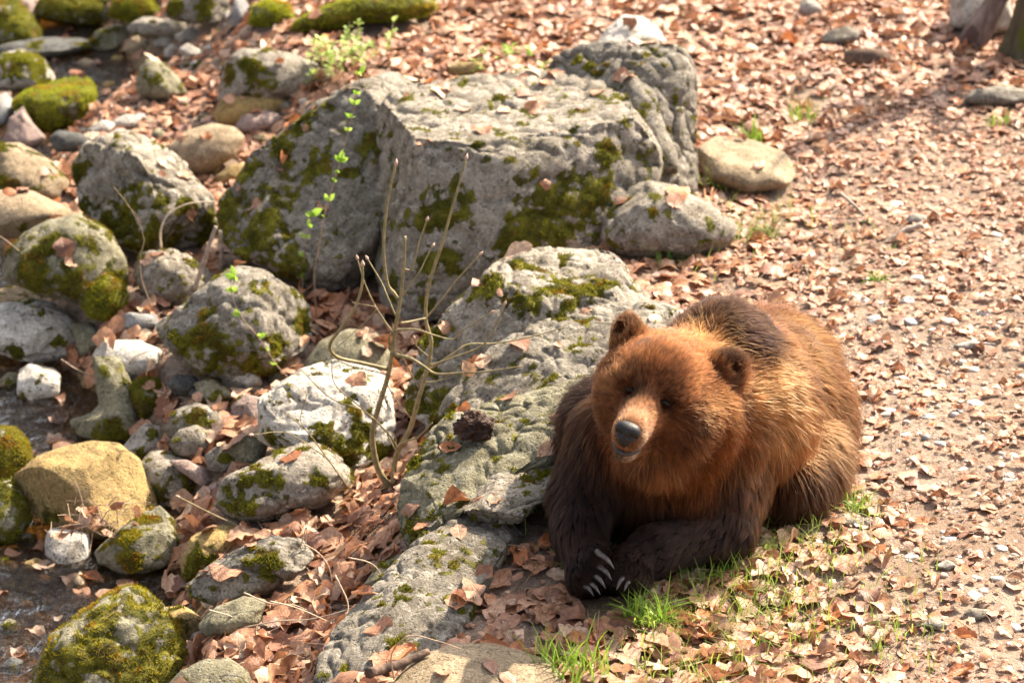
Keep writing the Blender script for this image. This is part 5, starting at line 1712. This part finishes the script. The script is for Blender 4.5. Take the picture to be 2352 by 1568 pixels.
leafy_twig('leafy_twig', 'tall thin twig with fresh green leaf pairs before the slanting mossy boulder',
           [(728,748),(724,690),(722,630),(733,565),(745,497),(764,428),(785,361),(800,300),(815,240),(828,170)], q0[1], .02,
           [(828,172,1.3,3),(822,215,.8,2),(817,240,.9,3),(806,272,.9,3),(800,296,.7,2),(785,372,1.2,4),(768,420,.7,3),(760,385,.8,2),(735,455,1.0,3),(740,500,.5,2)], .0030, .0011, .028)
q1, _ = hit(692, 672)
leafy_twig('leafy_twig', 'shorter twig with bright new leaves beside the tall thin leafy twig',
           [(694,672),(696,630),(700,580),(704,545),(712,510),(716,490)], q1[1] - .05, .0,
           [(714,492,1.5,3),(708,520,.9,2),(702,545,.8,2),(697,590,.8,2),(693,635,1.0,3),(700,610,.7,2)], .0024, .0010, .032)
q2, _ = hit(655, 862)
leafy_twig('leafy_twig', 'slender reddish twig with a leafy tip leaning over the domed boulder',
           [(660,865),(635,838),(610,800),(590,770),(560,735),(540,700),(532,670),(540,640)], q2[1] - .12, -.05,
           [(540,640,1.3,3),(532,670,1.0,3),(555,722,.9,2),(600,770,.9,2),(640,830,.7,2),(618,800,.6,2)], .0024, .0010, .030)
q3, _ = hit(800, 175)
def young_plant(label, u, v, r, ns, h, c0, c1):
    lr = np.random.default_rng(int(u))
    q, _ = hit(u, v)
    root = empty('young_plant', q)
    tag(root, label, 'plant')
    for k in range(ns):
        a, rr = lr.random() * 6.28, r * math.sqrt(lr.random())
        x, y = q[0] + rr * math.cos(a), q[1] + rr * math.sin(a)
        z = float(terrain_z(np.array([x]), np.array([y]))[0])
        tip = np.array([x + lr.normal() * .03, y + lr.normal() * .03, z + h * lr.uniform(.5, 1.1)])
        V_, F_ = tube([np.array([x, y, z]), (np.array([x, y, z]) + tip) / 2, tip], [.0016, .0014, .001], 5)
        mesh_obj('stem', V_, F_, M_BARK, parent=root, origin=np.array([x, y, z]))
        VV, FF, CC = [], [], []
        for j in range(9):
            f = lr.uniform(.25, 1.0)
            b = np.array([x, y, z]) * (1 - f) + tip * f
            dv = unit(np.array([lr.normal(), lr.normal(), .5])); sv = unit(np.cross(dv, np.array([0, 0, 1.0])))
            L = lr.uniform(.022, .040)
            o_ = len(VV)
            up = np.array([0, 0, .2 * L])
            VV += [b, b + dv * L * .5 - sv * L * .27 + up, b + dv * L * .55 + up * .6, b + dv * L * .5 + sv * L * .27 + up, b + dv * L]
            FF += [(o_, o_ + 1, o_ + 2), (o_, o_ + 2, o_ + 3), (o_ + 1, o_ + 4, o_ + 2), (o_ + 2, o_ + 4, o_ + 3)]
            g = lr.random(); CC += [np.array(c0) * (1 - g) + np.array(c1) * g] * 5
        o = mesh_obj('leaf_cluster', np.array(VV), FF, M_GRASS, parent=root, origin=tip)
        attr_col(o.data, 'col', np.array(CC))
young_plant('leafy fresh green young plant beside the boulder with dark moss on its crown', 800, 165, .16, 26, .15, (.28, .40, .07), (.50, .60, .18))
young_plant('sparse green seedlings in the leaves behind the limestone block', 1160, 160, .20, 8, .06, (.22, .36, .05), (.42, .52, .12))

# loose twigs, stems and sticks
def stick(name, label, path, y0, dy, r0, r1, mat, cat='twig', sides=7, kids=()):
    pp = smooth_path(stem_path(path, y0, dy), 6)
    rr = np.linspace(r0, r1, len(pp)) * (1 + .08 * np.sin(np.arange(len(pp)) * 1.7))
    V_, F_ = tube(pp, rr, sides)
    o = mesh_obj(name, V_, F_, mat, origin=pp[0])
    tag(o, label, cat)
    for kp in kids:
        p2 = smooth_path(stem_path(kp, y0, dy), 5)
        V_, F_ = tube(p2, np.linspace(r0 * .55, r1 * .5, len(p2)), 6)
        mesh_obj('side_twig', V_, F_, mat, parent=o, origin=pp[0])
    return o
def gy_(u, v, lift=0):
    return hit(u, v)[0][1] - lift
stick('twig', 'long fallen twig lying across the stones by the moss cushion', [(-30,645),(60,632),(110,631),(200,640),(290,668)], gy_(200, 690, .05), .0, .0046, .0028, M_TWIG, kids=[[(110,631),(60,590),(0,543),(-40,530)],[(185,637),(230,665),(270,682)]])
stick('twig', 'pale arching twig over the big speckled boulder\'s foot', [(370,570),(369,530),(385,495),(420,472),(460,464),(498,464)], gy_(372, 600, .22), .06, .0040, .0022, M_DRY)
stick('twig', 'wiry thin vine looping over the cream rock', [(350,710),(325,640),(322,590),(330,545),(300,480),(262,430)], gy_(345, 740, .15), .0, .0022, .0010, M_TWIG, kids=[[(330,545),(318,500),(290,470)],[(322,600),(300,660),(280,700)]])
stick('twig', 'grey stub of branch leaning by the slanting boulder\'s foot', [(446,665),(462,620),(478,570),(496,520)], gy_(450, 690, .08), .02, .0085, .0060, M_STICK)
stick('twig', 'short dark stub beside the grey leaning branch', [(506,625),(508,590),(506,530)], gy_(506, 640, .05), .0, .0075, .0065, M_STICK)
stick('twig', 'thin thorny twig across the smooth egg white stone', [(140,825),(180,850),(230,866),(280,853),(310,820),(350,803)], gy_(250, 880, .12), .0, .0026, .0014, M_TWIG)
stick('stick', 'bent grey stick on the leafy path beyond the bear', [(2012,596),(2018,575),(2050,548),(2080,528),(2118,516)], gy_(2050, 565, .01), .08, .013, .009, M_STICK, 'stick')
stick('stick', 'thin dark twig on the path above the bent grey stick', [(1930,445),(1955,465),(1985,495),(2000,515)], gy_(1960, 480, .0), -.15, .006, .004, M_STICK, 'stick')
stick('stick', 'short grey stick in the leaves of the upper slope', [(1848,190),(1880,178),(1910,170),(1925,182)], gy_(1890, 185, .0), .05, .013, .010, M_STICK, 'stick')
stick('stick', 'long pale stick half buried in leaves behind the pointed boulder', [(1605,212),(1660,210),(1700,207),(1770,205)], gy_(1690, 215, .0), .03, .012, .009, M_STICK, 'stick')
M_LOG = simple_mat('rotten_log', (.16, .105, .075), (.07, .048, .036), 35, .9, .9, .012, spec=.1)
qa, qc = hit(1938, 150)[0], hit(2042, 150)[0]
lpth = np.array([qa + (qc - qa) * t + np.array([0, 0, .018 + .01 * math.sin(3 * t)]) for t in np.linspace(0, 1, 14)])
V_, F_ = tube(lpth, [.022, .034, .038, .040, .041, .040, .039, .040, .039, .037, .036, .034, .030, .020], 14)
V_ = np.array(V_); V_ = V_ + unit(V_ - lpth.mean(0)) * (.008 * fbm(V_ * 22, 3))[:, None]
tag(mesh_obj('log', V_, F_, M_LOG, origin=qa), 'dark rotten chunk of log on the upper slope near the trees', 'log')
stick('stick', 'grey stick lying in the side channel by the leaning stone', [(250,290),(290,262),(330,235),(345,212)], gy_(300, 262, .02), .20, .012, .008, M_STICK, 'stick')
stick('stick', 'brown decayed stick at the foot of the grey ledge', [(845,1545),(880,1535),(930,1520),(985,1495)], gy_(900, 1545, .12), .10, .013, .009, M_LOG, 'stick')
stick('stem', 'slim reddish twig bending over the golden leaves before the pale stone', [(905,1560),(900,1500),(940,1460),(1000,1470),(1060,1490)], gy_(960, 1570, .1), .05, .0020, .0012, M_TWIG, 'twig')
ST = [[(620,1380),(680,1395),(760,1430),(830,1470)],[(560,1440),(640,1425),(720,1420),(850,1385),(905,1375)],[(700,1250),(730,1268),(755,1300),(765,1350)],[(690,1255),(705,1210),(700,1290),(720,1320)],[(600,1260),(660,1270),(705,1290)],[(480,1400),(540,1420),(580,1470)],[(800,1280),(845,1290),(870,1310),(880,1340)],[(560,1360),(620,1385),(680,1390),(740,1420)],[(500,1510),(560,1480),(640,1440),(700,1420)],[(770,1320),(800,1390),(780,1440)],[(840,1390),(880,1370),(930,1345)],[(400,1560),(480,1545),(560,1520)]]
for i, s in enumerate(ST):
    mu, mv = s[len(s) // 2]
    stick('dry_stem', 'thin bleached dead stem arching over the deep leaves below the sapling', s, gy_(mu, mv + 25, .06), rng.normal() * .05, .0022, .0012, M_DRY, 'stem', 5)['group'] = 'bleached stems over the leaf hollow'
# tangle of dead twigs and leaves caught on the ochre boulder
tc = P(225, 1185, gy_(225, 1250, .30))
tangle = empty('twig_tangle', tc)
tag(tangle, 'tangle of dead fine twigs and leaves caught against the ochre boulder', 'twigs')
lr = np.random.default_rng(99)
for k in range(34):
    a = tc + lr.normal(size=3) * np.array([.045, .035, .028])
    b = a + lr.normal(size=3) * np.array([.055, .04, .035])
    V_, F_ = tube(smooth_path([a, (a + b) / 2 + lr.normal(size=3) * .018, b], 4), [.0013] * 9, 4, False)
    mesh_obj('twig', V_, F_, M_TWIG, parent=tangle, origin=a)
for k in range(16):
    o = bpy.data.objects.new('leaf', HI[lr.integers(len(HI))])
    R_ = frames(unit(lr.normal(size=(1, 3)) + np.array([[0, -.5, .5]])), np.array([lr.random() * 6]))[0] * lr.uniform(.04, .065)
    p = tc + lr.normal(size=3) * np.array([.05, .03, .03])
    link(o, tangle)
    o.matrix_parent_inverse = Matrix.Translation(-Vector(tangle.location))
    o.matrix_basis = Matrix([[*R_[r], p[r]] for r in range(3)] + [[0, 0, 0, 1]])

# ------------------------------------------------------------------ trees at the edge of the slope
def bark_mat(name, c1, c2, mossc):
    g = NT(name)
    p = g.pos()
    mp = g.n('ShaderNodeMapping', Vector=p, Scale=(1, 1, .22))
    nz = g.noise(mp.outputs[0], 26.0, 6, .65, .6)
    c = g.mix(g.ramp(nz, .36, .62), c1, c2)
    c = g.mix(g.ramp(g.noise(p, 9.0, 5, .6), .50, .62), c, mossc)
    b = g.n('ShaderNodeBsdfPrincipled', Base__Color=c, Roughness=.9, Normal=g.bump(nz, 1.0, .03))
    b.inputs['Specular IOR Level'].default_value = .15
    return g.finish(b.outputs[0])
def tree(label, base_px, lean, r, h, mat, roots):
    q, _ = hit(*base_px)
    root = empty('tree', q)
    tag(root, label, 'tree')
    top = q + np.array([lean[0], lean[1], h])
    n_ = 60; sd = 28
    V, F = [], []
    for i in range(n_):
        t = i / (n_ - 1)
        zz = t ** 1.5
        c = q * (1 - zz) + top * zz; c[2] = q[2] - .1 + (h + .1) * zz
        fl = 1 + 1.1 * math.exp(-(c[2] - q[2] + .05) / .12)
        for k in range(sd):
            an = 6.2832 * k / sd
            rr = r * (1 - .55 * zz) * (1 + (fl - 1) * (.55 + .6 * max(0, math.cos(an * roots + 1.0)))) * (1 + .05 * math.sin(an * 5 + c[2] * 2))
            V.append(c + np.array([math.cos(an) * rr, math.sin(an) * rr, 0]))
    V = np.array(V); V += (unit(V - q) * (.010 * fbm(V * 11, 3))[:, None])
    for i in range(n_ - 1):
        for k in range(sd):
            F.append((i * sd + k, i * sd + (k + 1) % sd, (i + 1) * sd + (k + 1) % sd, (i + 1) * sd + k))
    mesh_obj('trunk', V, F, mat, parent=root, origin=q)
    lr = np.random.default_rng(int(base_px[0]))
    for k in range(9):
        z0 = h * (.42 + .06 * k); f = z0 / h
        c = q * (1 - f) + top * f; c[2] = q[2] + z0
        an = lr.random() * 6.28; L = lr.uniform(.5, 1.1) * h * .22
        d = np.array([math.cos(an), math.sin(an), .8])
        pp = smooth_path([c, c + d * L * .5 + lr.normal(size=3) * .05, c + d * L + np.array([0, 0, .1])], 5)
        V_, F_ = tube(pp, np.linspace(r * .28, r * .05, len(pp)), 7)
        mesh_obj('limb', V_, F_, mat, parent=root, origin=c)
tree('leaning grey trunk with dark blotches, rising from the leaves at the upper slope', (2188, 112), (.82, .2, 0), .046, 1.3, bark_mat('grey_bark', (.27, .20, .17), (.16, .11, .09), (.10, .06, .05)), 3)
tree('dark trunk with a moss covered foot beside the leaning grey trunk', (2372, 140), (.06, .15, 0), .085, 1.5, bark_mat('dark_bark', (.13, .105, .06), (.07, .055, .035), (.09, .095, .015)), 4)
